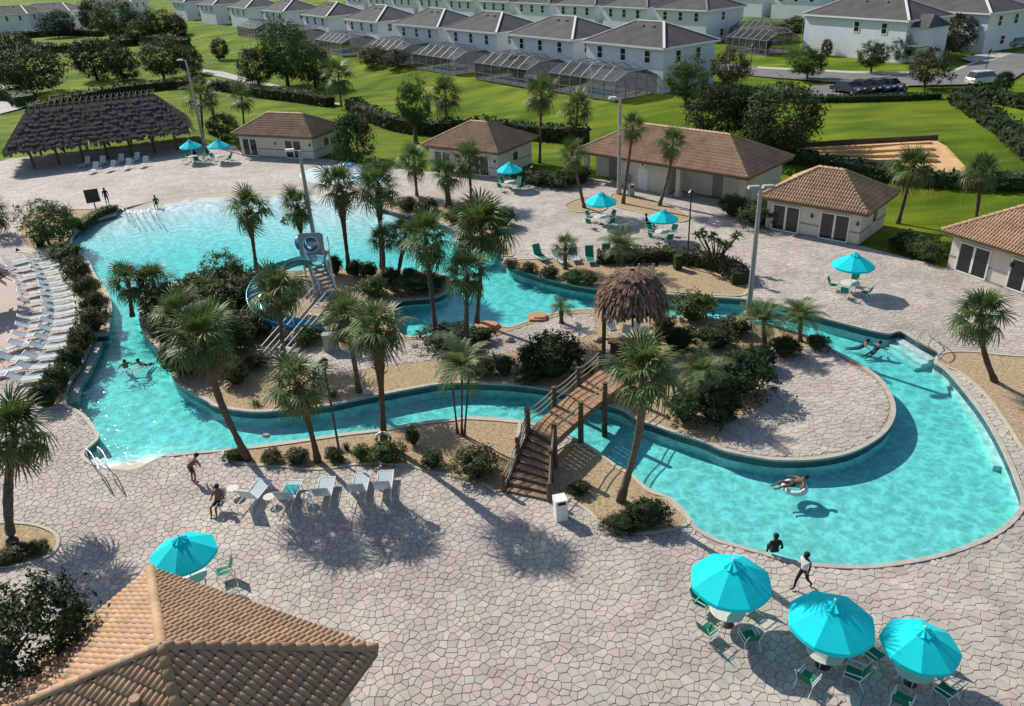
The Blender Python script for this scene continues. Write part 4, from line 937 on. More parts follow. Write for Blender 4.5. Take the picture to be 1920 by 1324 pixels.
def cabana(name, label, pl, pr, dep, doors, eave=2.75, rise=1.9, over_=.55, ext=0.0, group='tiled poolside cabanas', single=0):
    a, b_ = at(*pl), at(*pr); rz, L = frame_from(a.xy, b_.xy); L += ext
    t = thing(name, label, 'building', (a.x, a.y, 0), rz, group); bpy.context.view_layer.update()
    w = MB(); w.box((L/2, dep/2, eave/2), (L, dep, eave)); w.build('wall', 'stucco', t)
    w = MB(); w.box((L/2, -.012, 1.0), (L+.05, .05, .10)); w.box((L+.012, dep/2+.03, 1.0), (.05, dep, .10)); w.build('wall_band', 'trimgrey', t)
    w = MB(); w.box((L/2, -.02, .07), (L+.1, .12, .14)); w.build('plinth', 'trimgrey', t)
    for x, dw, n in doors: opening(t, x*L, -.02, dw, 2.15, .06, n)
    opening(t, L+.01, dep*.5, 1.2, 1.1, 1.0, 1, 1, 'side_window')
    for x in (.5, .97):
        l = MB(); l.box((x*L, -.09, 1.75), (.16, .16, .3), 0, 0, .7); l.build('wall_lamp', 'metal_d', t)
    hip_roof(t, -over_, L+over_, -over_, dep+over_, eave, rise, single=single)
    return t
cabana('pool_cabana', 'small tiled cabana left of the dark flowering shrub, farthest left', (455,292), (590,300), 5.5, [(.14,2.2,2),(.74,2.4,2)], rise=1.9)
cabana('pool_cabana', 'small tiled cabana in the middle partly behind palms', (808,318), (934,334), 6.8, [(.2,2.2,2),(.75,2.4,2)], rise=2.0)
cabana('pool_cabana', 'tiled cabana with two pairs of dark doors right of the washrooms', (1434,428), (1608,461), 5.6, [(.22,2.3,2),(.74,2.3,2)], rise=2.0)
cabana('pool_cabana', 'tiled cabana with dark doors cut by the right edge', (1775,503), (1885,541), 6.0, [(.20,2.3,2),(.62,2.3,2),(.86,1.2,1)], rise=2.1, ext=4.5)
# long washroom building with a deep porch
a, b_ = at(1096, 336), at(1391, 391); rz, L = frame_from(a.xy, b_.xy); D = 7.5; E_ = 2.95
t = thing('washroom_building', 'long tiled washroom building with porch columns behind the leaning palms', 'building', (a.x, a.y, 0), rz)
w = MB(); w.box((L/2, D/2+.9, E_/2), (L-.2, D-1.8, E_)); w.box((L*.40, .95, E_/2), (L*.30, 1.7, E_)); w.build('wall', 'stucco', t)
for x in (.15, L*.25, L*.55-.15, L*.62, L-.25):
    w = MB(); w.box((x, .25, E_/2), (.42, .42, E_)); w.box((x, .25, .15), (.55, .55, .3)); w.box((x, .25, E_-.12), (.52, .52, .2)); w.build('column', 'stucco', t)
w = MB(); w.box((L/2, .25, E_-.1), (L-.1, .3, .3)); w.build('porch_beam', 'stucco', t)
for x in (.13, .80):
    w = MB(); w.box((L*x, 1.77, 1.08), (1.0, .08, 2.1)); w.build('door', 'trimgrey', t)
w = MB(); w.box((L*.40, .07, 1.05), (1.1, .06, 2.1)); dpart = w.build('door', 'trimw', t)
w = MB(); w.lathe([(.001, 0), (.34, 0), (.34, .05), (.001, .05)], n=24)
s_ = w.build('sign_disc', 'trimw', t); s_.location = (L*.40, .02, 2.45); s_.rotation_euler = (pi/2, 0, 0)
w = MB(); w.add([(-.17, .12, .056), (.17, .12, .056), (0, -.20, .056)], [(2, 1, 0)]); o = w.build('sign_emblem', 'metal_d', s_)
w = MB(); w.box((L*.31, -.35, .9), (.5, .35, .9)); w.box((L*.31, -.35, 1.2), (.7, .4, .2)); w.build('drinking_fountain', 'greyp', t)
hip_roof(t, -.6, L+.6, -.6, D+.6, E_, 2.3)
# foreground roof
a, b_ = at(283, 1070, 2.8), at(706, 1219, 2.8)
u = (b_.xy-a.xy); Lf = u.length; u /= Lf; v = Vector((u.y, -u.x)); v = v if v.y < 0 else -v; Df = 7.0
# origin: the corner from which x runs along -v.. use the right hand frame x=v', y=... -> start at far corner so that y points along -v
org = a.xy + v*Df; rz = atan2(u.y, u.x)
t = thing('front_pavilion', 'building with large terracotta tiled roof at the lower left corner', 'building', (org.x, org.y, 0), rz); bpy.context.view_layer.update()
w = MB(); w.box((Lf/2, Df/2, 1.4), (Lf-1.5, Df-1.5, 2.72)); w.build('wall', 'stucco', t)
hip_roof(t, 0, Lf, 0, Df, 2.8, 1.75, w=.205, L=.42, seg=5, single=300, pyr=True)
bpy.context.view_layer.update(); vp = t.matrix_basis.inverted() @ at(255, 1318, 3.95); w = MB(); w.tube([(vp.x, vp.y, 3.2), (vp.x, vp.y, 4.15)], .15, 12, 0); w.build('roof_vent', 'tile', t, False, True)

# ------------------------------------------------------------------ long thatched pavilion
def thatch_face(b, a, e, t1, t2, n, seed, L=.9, lift=.12, tints=True):
    """rows of ragged thatch bundles on a roof face (a,e eave; t1,t2 top)"""
    r = random.Random(seed); rows = n
    for k in range(rows):
        s = k/rows; p, q = a.lerp(t2, s), e.lerp(t1, s); W = (q-p).length; du = (q-p).normalized() if W > .05 else Vector((1, 0, 0)); up = (t2-a).lerp(t1-e, .5).normalized(); nn = du.cross(up).normalized(); nn = nn if nn.z > 0 else -nn
        m_ = max(1, int(W/.28))
        for i in range(m_):
            c = p + (q-p)*((i+r.uniform(.2, .8))/m_); w_ = r.uniform(.10, .24); l_ = L*r.uniform(.7, 1.25); o_ = nn*(lift*r.uniform(.4, 1.3)); g = r.uniform(.65, 1.25); dn = -up*l_ + du*r.uniform(-.08, .08)
            b.add([c-du*w_+up*.1+nn*.03, c+du*w_+up*.1+nn*.03, c+du*w_*1.2+dn*.6+o_, c-du*w_*1.2+dn*.6+o_, c+du*w_*.5+dn+o_*.5, c-du*w_*.6+dn*1.03+o_*.5], [(0, 1, 2, 3), (3, 2, 4, 5)], 0, (g, g*r.uniform(.95, 1.03), g*r.uniform(.9, 1.05)))
PL, PR = at(60, 318), at(338, 282); rz, L = frame_from(PL.xy, PR.xy)
t = thing('thatched_pavilion', 'long dark thatched pavilion on timber posts at the upper left', 'pavilion', (PL.x, PL.y, 0), rz); D = 9.0; E_ = 2.9; RZ = 6.7
x0, x1, y0, y1 = -2.0, L+1.6, -1.4, D+1.4; c = [Vector((x0, y0, E_)), Vector((x1, y0, E_)), Vector((x1, y1, E_)), Vector((x0, y1, E_))]; A, B = Vector((x0+3.2, D/2, RZ)), Vector((x1-3.2, D/2, RZ))
b = MB(); b.add(c+[A, B], [(0, 1, 5, 4), (1, 2, 5), (2, 3, 4, 5), (3, 0, 4)]); roof = b.build('roof', 'thatch', t)
b = MB(); thatch_face(b, c[0], c[1], B, A, 9, 1, 1.1); thatch_face(b, c[1], c[2], B, B, 9, 2, 1.1); thatch_face(b, c[2], c[3], A, B, 5, 3, 1.2); thatch_face(b, c[3], c[0], A, A, 9, 4, 1.1)
o = b.build('thatch', 'thatch', roof, False, True); o['kind'] = 'stuff'
n = 21
for i in range(n):
    x = A.x + (B.x-A.x)*i/(n-1); w = MB(); w.beam((x-.22, D/2-.4, RZ-.4), (x+.22, D/2+.35, RZ+.42), .08); w.beam((x+.22, D/2-.4, RZ-.4), (x-.22, D/2+.35, RZ+.42), .08); w.build('ridge_stick', 'rope', roof)
for i in range(7):
    for y in (.2, D-.2):
        x = .3 + (L-.6)*i/6; w = MB(); w.tube([(x, y, 0), (x+rv.uniform(-.05, .05), y, 1.5), (x, y, E_+.9)], .15, 8, 0); w.build('post', 'wood', t)
        if y < 1:
            w = MB(); w.beam((x, y, E_-.9), (x+.8, y, E_+.2), .1); w.beam((x, y, E_-.9), (x-.8, y, E_+.2), .1); w.build('brace', 'wood', t)
w = MB(); w.beam((0, .2, E_+.2), (L, .2, E_+.2), .2); w.beam((0, D-.2, E_+.2), (L, D-.2, E_+.2), .2); w.build('beam', 'wood', t)

# ------------------------------------------------------------------ thatched hut on the island
hb = at(1182, 655); kk = mpp(hb)
t = thing('thatched_hut', 'round thatched bar hut on the island behind the bridge', 'hut', (hb.x, hb.y, 0), radians(-8)); E_ = 3.05; hw = 1.75
for i, (x, y) in enumerate(((-1.6, -1.2), (1.55, -1.2), (1.55, 1.4), (-1.6, 1.4))):
    w = MB(); w.tube([(x, y, 0), (x+.04, y, 1.3), (x, y, 3.5)], .11, 8, 0, True, [.13, .11, .10]); w.build('post', 'wood', t)
rc = Vector((0, .1, 0)); prof = [(2.05, E_-.1), (1.98, E_+.35), (1.7, E_+.95), (1.25, E_+1.5), (.7, E_+1.85), (.15, E_+2.0)]
b = MB(); b.lathe([(r_*.92, z-.08) for r_, z in prof], (0, .1, 0), 20); roof = b.build('roof', 'thatch', t, True)
b = MB(); r = random.Random(9)
for k in range(2200):
    s = r.random()**.8*(len(prof)-1); i = min(len(prof)-2, int(s)); f = s-i; R_ = prof[i][0]+(prof[i+1][0]-prof[i][0])*f; z = prof[i][1]+(prof[i+1][1]-prof[i][1])*f; a = r.uniform(0, 2*pi)
    d = Vector((cos(a), sin(a), 0)); s_ = Vector((-sin(a), cos(a), 0)); c = rc + d*(R_*1.0)+Vector((0, 0, z)); tg = (d*(prof[i][0]-prof[i+1][0]) + Vector((0, 0, prof[i][1]-prof[i+1][1]))).normalized(); w_ = r.uniform(.02, .07); l_ = r.uniform(.25, .6); o_ = d*r.uniform(.02, .14); g = r.uniform(.35, 1.9)
    b.add([c-s_*w_, c+s_*w_, c+s_*w_*1.1+tg*l_+o_, c-s_*w_*.8+tg*l_*1.15+o_], [(0, 1, 2, 3)], 0, (g, g*.9, g*r.uniform(.8, 1.0)))
o = b.build('thatch', 'thatch_l', roof, False, True); o['kind'] = 'stuff'
for x in (.35, 1.15):
    w = MB(); w.tube([(x, -.25, E_+1.2), (x, -.25, E_+2.5)], .05, 6); w.build('ridge_stick', 'rope', roof)
w = MB(); w.tube([(.75+.62*cos(a), -.25, E_+2.4+.5*sin(a)) for a in np.linspace(-.1, pi+.1, 12)], .09, 6); w.build('ridge_hoop', 'thatch_l', roof)
w = MB(); w.box((0, -.9, .5), (2.4, .5, 1.0)); w.box((0, -.95, 1.03), (2.7, .7, .07)); w.build('bar_counter', 'wood', t)
ct = at(1190, 640); 
# ------------------------------------------------------------------ timber bridge
bh = 1.35
d0l, d0r = at(993, 806, bh), at(1036, 831, bh); d1l, d1r = at(1128, 692, bh*.75), at(1172, 718, bh*.75)
sl, sr = at(944, 924), at(1030, 941)
ctr = (sl+sr)/2; t = thing('footbridge', 'timber footbridge with stairs and rope rails over the near channel', 'bridge', (ctr.x, ctr.y, 0))
W = lambda p: Vector((p.x-ctr.x, p.y-ctr.y, p.z))
n = 26
for i in range(n):
    s0, s1 = i/n, (i+.90)/n; z = .10*sin(pi*(s0+s1)/2)
    a, b_, c, d = [W(q)+Vector((0, 0, z)) for q in (d0l.lerp(d1l, s0), d0r.lerp(d1r, s0), d0r.lerp(d1r, s1), d0l.lerp(d1l, s1))]
    m = MB(); dn = Vector((0, 0, -.05)); m.add([a, b_, c, d, a+dn, b_+dn, c+dn, d+dn], [(0, 1, 2, 3), (7, 6, 5, 4), (0, 4, 5, 1), (1, 5, 6, 2), (2, 6, 7, 3), (3, 7, 4, 0)]); m.build('deck_plank', 'plank', t)
for s in (.0, .25, .5, .75):
    m = MB(); p, q = W(d0l.lerp(d1l, s)), W(d0r.lerp(d1r, s)); z = .10*sin(pi*s)+.025; m.beam(p+Vector((0, 0, z)), q+Vector((0, 0, z)), .10, .06); m.build('cross_batten', 'wood', t)
for A_, B_ in ((d0l, d1l), (d0r, d1r)):
    m = MB(); pts = [W(A_.lerp(B_, k/8))+Vector((0, 0, .10*sin(pi*k/8)-.17)) for k in range(9)]
    for p, q in zip(pts[:-1], pts[1:]): m.beam(p, q, .12, .24)
    m.build('side_beam', 'fascia', t)
posts = {0: [], 1: []}
for side, (A_, B_) in enumerate(((d0l, d1l), (d0r, d1r))):
    o_ = (W(d0l)-W(d0r)); o_.z = 0; o_ = o_.normalized()*(.12 if side == 0 else -.12)
    for k in range(4):
        p = W(A_.lerp(B_, k/3))+o_; zz = p.z; p.z = 0; top = Vector((p.x, p.y, zz+1.15)); posts[side].append(top)
        m = MB(); m.tube([(p.x, p.y, -1.3), (p.x, p.y, zz), top], .12, 8, 0, True, [.15, .14, .13]); m.build('post', 'wood', t)
nst = 8
for k in range(nst):
    s = (k+.5)/nst; z = bh*(k+1)/(nst+1); l, r_ = W(sl.lerp(Vector((d0l.x, d0l.y, 0)), s)), W(sr.lerp(Vector((d0r.x, d0r.y, 0)), s)); dd = (W(d0l)-W(sl)); dd.z = 0; dd = dd.normalized()*.17
    m = MB(); m.prism(ccw([(l-dd).xy, (r_-dd).xy, (r_+dd).xy, (l+dd).xy]), z-.06, z); m.build('tread', 'tread', t)
    m = MB(); e = dd*.9; m.prism(ccw([(l+e).xy, (r_+e).xy, (r_+e*1.25).xy, (l+e*1.25).xy]), max(0, z-.07), z+.085); m.build('riser', 'wood', t)
for side, (f, e) in enumerate(((sl, d0l), (sr, d0r))):
    m = MB(); p, q = W(f), W(e); m.beam(p+Vector((0, 0, .02)), q+Vector((0, 0, -.10)), .10, .30); m.build('stringer', 'wood', t)
    tops = []
    for s in (0.0, .55):
        p = W(f.lerp(e, s)); zz = p.z; p.z = 0; top = p+Vector((0, 0, zz+1.05)); tops.append(top); m = MB(); m.tube([p, top], .11, 8); m.build('post', 'wood', t)
    chain = tops+posts[side]
    for p, q in zip(chain[:-1], chain[1:]):
        for hgt in (.12, .42, .72):
            if side == 1 and hgt > .5: continue
            m = MB(); pts = [p.lerp(q, k/8)+Vector((0, 0, -hgt-.10*sin(pi*k/8))) for k in range(9)]; m.tube(pts, .028, 5, 0, False); m.build('rope', 'rope', t)

# ------------------------------------------------------------------ water slide
b0 = at(606, 585); t = thing('water_slide', 'blue and teal water slide with grey stair tower on the island', 'water slide', (b0.x, b0.y, 0)); Wd = lambda p: Vector((p.x-b0.x, p.y-b0.y, p.z))
ph = 3.3; pc = Wd(over(b0+Vector((0, 2.6, 0)), 596, 500)); pc.z = ph; pc = Vector((pc.x, 2.6, ph))
m = MB(); m.box((pc.x, pc.y, ph), (1.7, 1.6, .14)); m.build('platform', 'greyp', t)
for x in (-.75, .75):
    for y in (-.7, .7):
        m = MB(); m.tube([(pc.x+x, pc.y+y, 0), (pc.x+x, pc.y+y, ph)], .07, 8); m.build('tower_leg', 'metal_w', t)
# upright panel with a round porthole
m = MB(); nn_ = 28; R_ = .50; ring = [(R_*cos(2*pi*k/nn_), R_*sin(2*pi*k/nn_)) for k in range(nn_)]; sq = []
for x, y in ring:
    s = max(abs(x)/.85, abs(y)/.80); sq.append((x/s, y/s))
V_ = []; 
for y in (0, .07): V_ += [(x, y, z) for x, z in ring] + [(x, y, z) for x, z in sq]
F2 = []
for k in range(nn_):
    j = (k+1) % nn_; F2 += [(k, j, nn_+j, nn_+k), (2*nn_+j, 2*nn_+k, 3*nn_+k, 3*nn_+j), (k, 2*nn_+k, 2*nn_+j, j), (nn_+j, 3*nn_+j, 3*nn_+k, nn_+k)]
m.add(V_, F2); pan = m.build('entry_panel', 'greyp', t); pan.location = (pc.x, pc.y-.82, ph+.95); pan.rotation_euler = (radians(-12), 0, 0)
m = MB(); m.lathe([(.50, 0), (.56, 0), (.56, .06), (.50, .06)], n=28); o = m.build('porthole_rim', 'metal_w', pan); o.rotation_euler = (pi/2, 0, 0)
m = MB(); m.tube([(pc.x, pc.y-.6, ph+.95), (pc.x-.2, pc.y+.5, ph+.75), (pc.x-1.2, pc.y+1.0, ph+.5)], .56, 18, 0, False); m.build('entry_tube', 'slide_b', t, True)
path_px = [(596, 488, 2.4, ph+.55), (566, 486, 3.4, ph+.2), (530, 498, 3.6, 2.9), (497, 520, 3.0, 2.5), (480, 548, 1.4, 2.05), (486, 576, .2, 1.65), (512, 596, -.6, 1.3), (545, 606, -.9, 1.0), (578, 612, -.7, .75), (606, 612, 0.0, .55)]
P3 = []
for x, y, dy, z in path_px:
    base = b0+Vector((0, dy, 0)); dd = ray(x, y); s = (z-CAMH)/dd.z; q = CAM+dd*s; P3.append(Wd(q))
P3 = crom(P3, False, 8)
def flume(pts, r, mname, name, a0=200, a1=340, lip=True, closed=False):
    m = MB(); K = 12; n_ = len(pts); o = []
    for i, p in enumerate(pts):
        d = (pts[min(i+1, n_-1)]-pts[max(i-1, 0)]); d.z = 0; d.normalize(); s_ = Vector((-d.y, d.x, 0))
        for wall in (r, r+.06):
            for k in range(K+1):
                a = radians(180+180*k/K) if not closed else radians(360*k/K); o.append(p+s_*(cos(a)*wall)+Vector((0, 0, sin(a)*wall+r*.3)))
    q = 2*(K+1); fs = []
    for i in range(n_-1):
        for k in range(K):
            fs.append((i*q+k, i*q+k+1, (i+1)*q+k+1, (i+1)*q+k)); fs.append((i*q+K+1+k+1, i*q+K+1+k, (i+1)*q+K+1+k, (i+1)*q+K+1+k+1))
        for k in (0, K): fs.append((i*q+k, (i+1)*q+k, (i+1)*q+K+1+k, i*q+K+1+k))
    m.add(o, fs); return m.build(name, mname, t, True)
k1 = int(len(P3)*.32); k2 = int(len(P3)*.62)
flume(P3[:k1+1], .52, 'slide_t', 'flume_section'); flume(P3[k1:k2+1], .54, 'slide_t', 'flume_section'); flume(P3[k2:], .54, 'slide_b', 'flume_section')
for k in (k1, int(len(P3)*.5), k2, int(len(P3)*.8)):
    p = P3[k]; m = MB(); m.tube([(p.x, p.y, 0), (p.x, p.y, p.z-.4)], .09, 8); m.build('support_post', 'metal_w', t)
# upper stair flight with rails, lower flight running down to the left
f0 = Wd(at(622, 585)); f0.z = 1.3; f1 = Vector((pc.x, pc.y-.8, ph)); l1 = Wd(at(512, 678)); l1.z = 0.05; l0 = Vector((f0.x, f0.y-.1, 1.3))
m = MB(); m.box((f0.x, f0.y-.3, 1.24), (1.6, 1.3, .12)); m.build('landing', 'greyp', t)
def flight(a, b_, w, n_, m_=('greyp', 'metal_w')):
    d = (b_-a); d2 = Vector((d.x, d.y, 0)).normalized(); s_ = Vector((-d2.y, d2.x, 0))*(w/2)
    for k in range(n_):
        p = a.lerp(b_, (k+.5)/n_); q = MB(); q.prism(ccw([(p-s_-d2*.14).xy, (p+s_-d2*.14).xy, (p+s_+d2*.14).xy, (p-s_+d2*.14).xy]), p.z-.05, p.z); q.build('stair_tread', m_[0], t)
    for sg in (-1, 1):
        q = MB(); q.beam(a+s_*sg, b_+s_*sg, .07, .22); q.build('stringer', m_[0], t)
        for h_ in (.5, .95):
            q = MB(); q.tube([a+s_*sg+Vector((0, 0, h_)), b_+s_*sg+Vector((0, 0, h_))], .03, 6); q.build('handrail', m_[1], t)
        for s2 in (0, .5, 1):
            p = a.lerp(b_, s2)+s_*sg; q = MB(); q.tube([p, p+Vector((0, 0, .97))], .03, 6); q.build('rail_post', m_[1], t)
flight(f1, f0, 1.1, 9); flight(l0, l1, 1.2, 8, ('concrete', 'metal_w'))
for x in (-.82, .82):
    m = MB(); m.tube([(pc.x+x, pc.y-.75, ph), (pc.x+x, pc.y-.75, ph+1.0), (pc.x+x, pc.y+.75, ph+1.0), (pc.x+x, pc.y+.75, ph)], .035, 6); m.build('guard_rail', 'metal_w', t)
bx_ = at(623, 657); m = MB(); m.box((0, 0, .55), (.85, .5, 1.1), 0, 0); m.box((0, 0, 1.13), (.92, .56, .06)); o = m.build('equipment_cabinet', 'greyp'); o.location = bx_; tag(o, 'pale grey equipment cabinet beside the slide stairs', 'cabinet')

# ------------------------------------------------------------------ flat sandstone slabs, boulders by the inner channel
for i, (x, y, s, l) in enumerate([(912, 614, 26, 'orange sandstone slab at the channel edge beside the palm trio'), (1008, 597, 22, 'orange sandstone slab at the channel edge left of the small palm')]):
    p = at(x, y); k = mpp(p); m = MB(); r = random.Random(i); poly = [(cos(a)*s*k*r.uniform(.8, 1.1), sin(a)*s*k*.9*r.uniform(.8, 1.1)) for a in np.linspace(0, 2*pi, 9)[:-1]]; m.prism(poly, 0, .16); m.prism([(a*.7+.15, b_*.7) for a, b_ in poly], .16, .24); o = m.build('rock_slab', 'slab'); o.location = p; tag(o, l, 'rock', 'sandstone slabs')
for i, (x, y, r_, l) in enumerate([(955,640,10,'small boulder left of the big dark bush'),(975,655,9,'boulder at the path below the channel'),(1120,640,10,'pale boulder at the left hut post'),(1135,668,14,'pale block by the hut and bridge end'),(1060,735,9,'rock at the island shore beside the bridge'),(690,740,10,'rock at the island palm foot above the channel'),(455,700,9,'rock in the island gravel below the slide'),(620,600,9,'rock beneath the slide landing'),(520,655,10,'pale rock at the stair foot'),(900,870,9,'rock in the near bank gravel'),(1240,975,8,'rock in the tip of the bridge bed'),(500,820,8,'rock at the left pool shore')]):
    p = at(x, y); k = mpp(p); r = random.Random(i+40); m = MB(); m.ball((0, 0, r_*k*.35), r_*k, 7, 5, 0, (1, .8, .6)); m.v = [(a+r.uniform(-.15, .15)*r_*k, b_+r.uniform(-.15, .15)*r_*k, c+r.uniform(-.1, .1)*r_*k) for a, b_, c in m.v]; o = m.build('rock', 'coping'); o.location = p; tag(o, l, 'rock', 'rocks in the gravel')

# ------------------------------------------------------------------ umbrellas, tables, chairs
def make_umbrella():
    t = thing('patio_umbrella', 'x', 'umbrella'); R_, hr, ha = 1.40, 2.08, 2.84; n_ = 8
    p = MB(); a0, a1 = 0, 2*pi/n_; K = 4; o = []
    for i in range(K+1):
        s = .10+.90*i/K; z = ha-(ha-hr)*(s**1.15)
        for j in range(4):
            a = a0+(a1-a0)*j/3; rr_ = R_*s*(cos(pi/n_)/cos((j/3-.5)*2*pi/n_)*.6+.4) ; sag = -.035*s*sin(pi*j/3); o.append((rr_*cos(a), rr_*sin(a), z+sag))
    fs = [(i*4+j, (i+1)*4+j, (i+1)*4+j+1, i*4+j+1) for i in range(K) for j in range(3)]
    e = len(o); o += [(x, y, z-.14) for x, y, z in o[-4:]]; fs += [(e-4+j, e+j, e+j+1, e-3+j) for j in range(3)]
    p.add(o, fs); me = p.mesh('canopy_panel', 'canvas')
    for k in range(n_): c = obj('canopy_panel', me, t); c.rotation_euler = (0, 0, 2*pi*k/n_)
    rb = MB(); rb.beam((.05, 0, 2.76), (R_*.99, 0, hr-.03), .022); rb.beam((.06, 0, 1.75), (R_*.52, 0, 2.41), .018); rm = rb.mesh('rib', 'metal_w')
    for k in range(n_): c = obj('rib', rm, t); c.rotation_euler = (0, 0, 2*pi*k/n_)
    v = MB(); n2 = 8
    for k in range(n2):
        a, b_ = 2*pi*k/n2, 2*pi*(k+1)/n2; v.add([(0, 0, ha+.10), (.34*cos(a), .34*sin(a), ha-.06), (.34*cos(b_), .34*sin(b_), ha-.06), (.33*cos((a+b_)/2), .33*sin((a+b_)/2), ha-.13)], [(0, 1, 3), (0, 3, 2)])
    v.build('vent_cap', 'canvas', t)
    p = MB(); p.tube([(0, 0, .05), (0, 0, ha+.2)], .024, 8); p.ball((0, 0, ha+.2), .045, 8, 6); p.build('pole', 'metal_w', t)
    p = MB(); p.lathe([(.01, .13), (.10, .13), (.24, .06), (.27, 0)], n=16); p.build('base', 'metal_d', t); return t
def make_table():
    t = thing('patio_table', 'x', 'table'); p = MB(); p.lathe([(.03, .73), (.60, .73), (.62, .715), (.60, .70), (.03, .70)], n=28); p.build('table_top', 'table', t)
    for k in range(4):
        a = pi/4+k*pi/2; p = MB(); p.tube([(.5*cos(a), .5*sin(a), 0), (.34*cos(a), .34*sin(a), .35), (.46*cos(a), .46*sin(a), .70)], .016, 6); p.build('leg', 'metal_w', t)
    return t
def make_chair(sl_):
    t = thing('patio_chair', 'x', 'chair'); p = MB(); p.add([(-.25, -.22, .43), (.25, -.22, .43), (.25, .24, .40), (-.25, .24, .40), (-.25, 0, .385), (.25, 0, .385)], [(0, 1, 5, 4), (4, 5, 2, 3)]); p.build('seat', sl_, t)
    p = MB(); p.add([(-.25, .26, .42), (.25, .26, .42), (.25, .36, .68), (-.25, .36, .68), (.24, .46, .92), (-.24, .46, .92)], [(0, 1, 2, 3), (3, 2, 4, 5)]); p.build('backrest', sl_, t)
    for s in (-1, 1):
        p = MB(); p.tube([(s*.27, -.28, 0), (s*.27, -.24, .42), (s*.27, .25, .40), (s*.27, .47, .94)], .016, 6); p.build('side_frame', 'metal_w', t)
        p = MB(); p.tube([(s*.27, .42, 0), (s*.27, .22, .40)], .016, 6); p.build('leg', 'metal_w', t)
        p = MB(); p.tube([(s*.29, -.25, .42), (s*.29, -.24, .62), (s*.29, .34, .64)], .018, 6); p.build('armrest', 'metal_w', t)
    return t
UM, TB, CH, CHW = make_umbrella(), make_table(), make_chair('sling_g'), make_chair('sling_w')
UMB = [((1371,1083),'front left of the three near umbrellas by the right pool',.2),((1560,1158),'front middle of the three near umbrellas',.05),((1731,1190),'rightmost of the three near umbrellas',.35),((340,1024),'near umbrella beside the terracotta roof',.1),
       ((1601,491),'lone umbrella on the right deck before the cabanas',.3),((1127,374),'umbrella left of the leaning palm by the washrooms',.15),((1244,400),'umbrella right of the leaning palm by the washrooms',.0),((955,313),'umbrella beside the middle cabana',.2),((356,270),'left of the two far umbrellas by the pavilion',.1),((408,269),'right of the two far umbrellas by the pavilion',.3)]
first = True
for i, (px, lab, rz) in enumerate(UMB):
    c = at(px[0], px[1], 2.2); loc = (c.x, c.y, 0)
    sc_ = [1, .98, .84, .90, .97, .97, .86, .92, .92, .92][i]
    for pr, nm in ((UM, 'turquoise canvas umbrella, %s' % lab), (TB, 'round pale table under the %s' % lab.replace('umbrella', 'umbrella'))):
        if i == 0:
            pr.location = loc; pr.rotation_euler = (0, 0, rz); pr['label'] = nm; pr['group'] = 'turquoise umbrellas' if pr is UM else 'umbrella tables'
        else: copy_tree(pr, loc, rz, nm, scale=sc_ if pr is UM else None)
    for k in range(4):
        a = rz+.5+k*pi/2+random.uniform(-.25, .25); rad_ = random.uniform(.95, 1.25); x, y = loc[0]+rad_*cos(a), loc[1]+rad_*sin(a); aa = (a) % (2*pi)
        side = ['right', 'far right', 'far', 'far left', 'left', 'near left', 'near', 'near right'][int(round(aa/(pi/4))) % 8]
        nm = 'green sling chair on the %s side, table under the %s' % (side, lab); nm = ' '.join(nm.split()[:16])
        if i == 0 and k == 0: CH.location = (x, y, 0); CH.rotation_euler = (0, 0, a-pi/2); CH['label'] = nm; CH['group'] = 'green chairs at the umbrella tables'
        else: copy_tree(CH, (x, y, 0), a-pi/2+random.uniform(-.3, .3), nm)
# white chairs stacked round the hut
for i, (x, y, a) in enumerate([(1150,632,.3),(1172,640,-.4),(1195,634,.1),(1215,642,.5),(1205,655,2.8),(1180,662,3.4)]):
    p = at(x, y); nm = 'white sling chair under the thatched hut, %s from the left' % ORD[[0,1,3,5,4,2][i]]
    if i == 0: CHW.location = p; CHW.rotation_euler = (0, 0, a); CHW['label'] = nm; CHW['group'] = 'white chairs under the hut'
    else: copy_tree(CHW, p, a, nm)

# ------------------------------------------------------------------ sun loungers
def make_lounger(sl_, ang):
    """head towards +y, foot at -y"""
    t = thing('sun_lounger', 'x', 'lounger'); z = .34; ca, sa = cos(ang), sin(ang); hy = .25
    p = MB(); p.add([(-.30, -1.0, z), (.30, -1.0, z), (.30, hy, z), (-.30, hy, z), (-.30, -.4, z-.03), (.30, -.4, z-.03)], [(0, 1, 5, 4), (4, 5, 2, 3)]); p.build('seat', sl_, t)
    p = MB(); p.add([(-.30, hy, z), (.30, hy, z), (.30, hy+.8*ca, z+.8*sa), (-.30, hy+.8*ca, z+.8*sa), (-.30, hy+.4*ca, z+.4*sa-.02), (.30, hy+.4*ca, z+.4*sa-.02)], [(0, 1, 5, 4), (4, 5, 2, 3)]); p.build('backrest', sl_, t)
    for s in (-1, 1):
        p = MB(); p.tube([(s*.32, -1.02, z), (s*.32, hy, z), (s*.32, .95, z)], .02, 6); p.tube([(s*.32, hy, z), (s*.32, hy+.82*ca, z+.82*sa)], .018, 6); p.build('side_frame', 'metal_w', t)
        for y in (-.75, .7): p = MB(); p.tube([(s*.32, y, z), (s*.32, y+(.06 if y > 0 else -.06), 0)], .018, 6); p.build('leg', 'metal_w', t)
    p = MB(); p.beam((-.32, -1.02, z), (.32, -1.02, z), .035); p.beam((-.32, hy+.82*ca, z+.82*sa), (.32, hy+.82*ca, z+.82*sa), .035); p.build('cross_bar', 'metal_w', t); return t
LW, LG, LWF = make_lounger('sling_w', radians(32)), make_lounger('sling_g', radians(62)), make_lounger('sling_w', radians(58))
used = set()
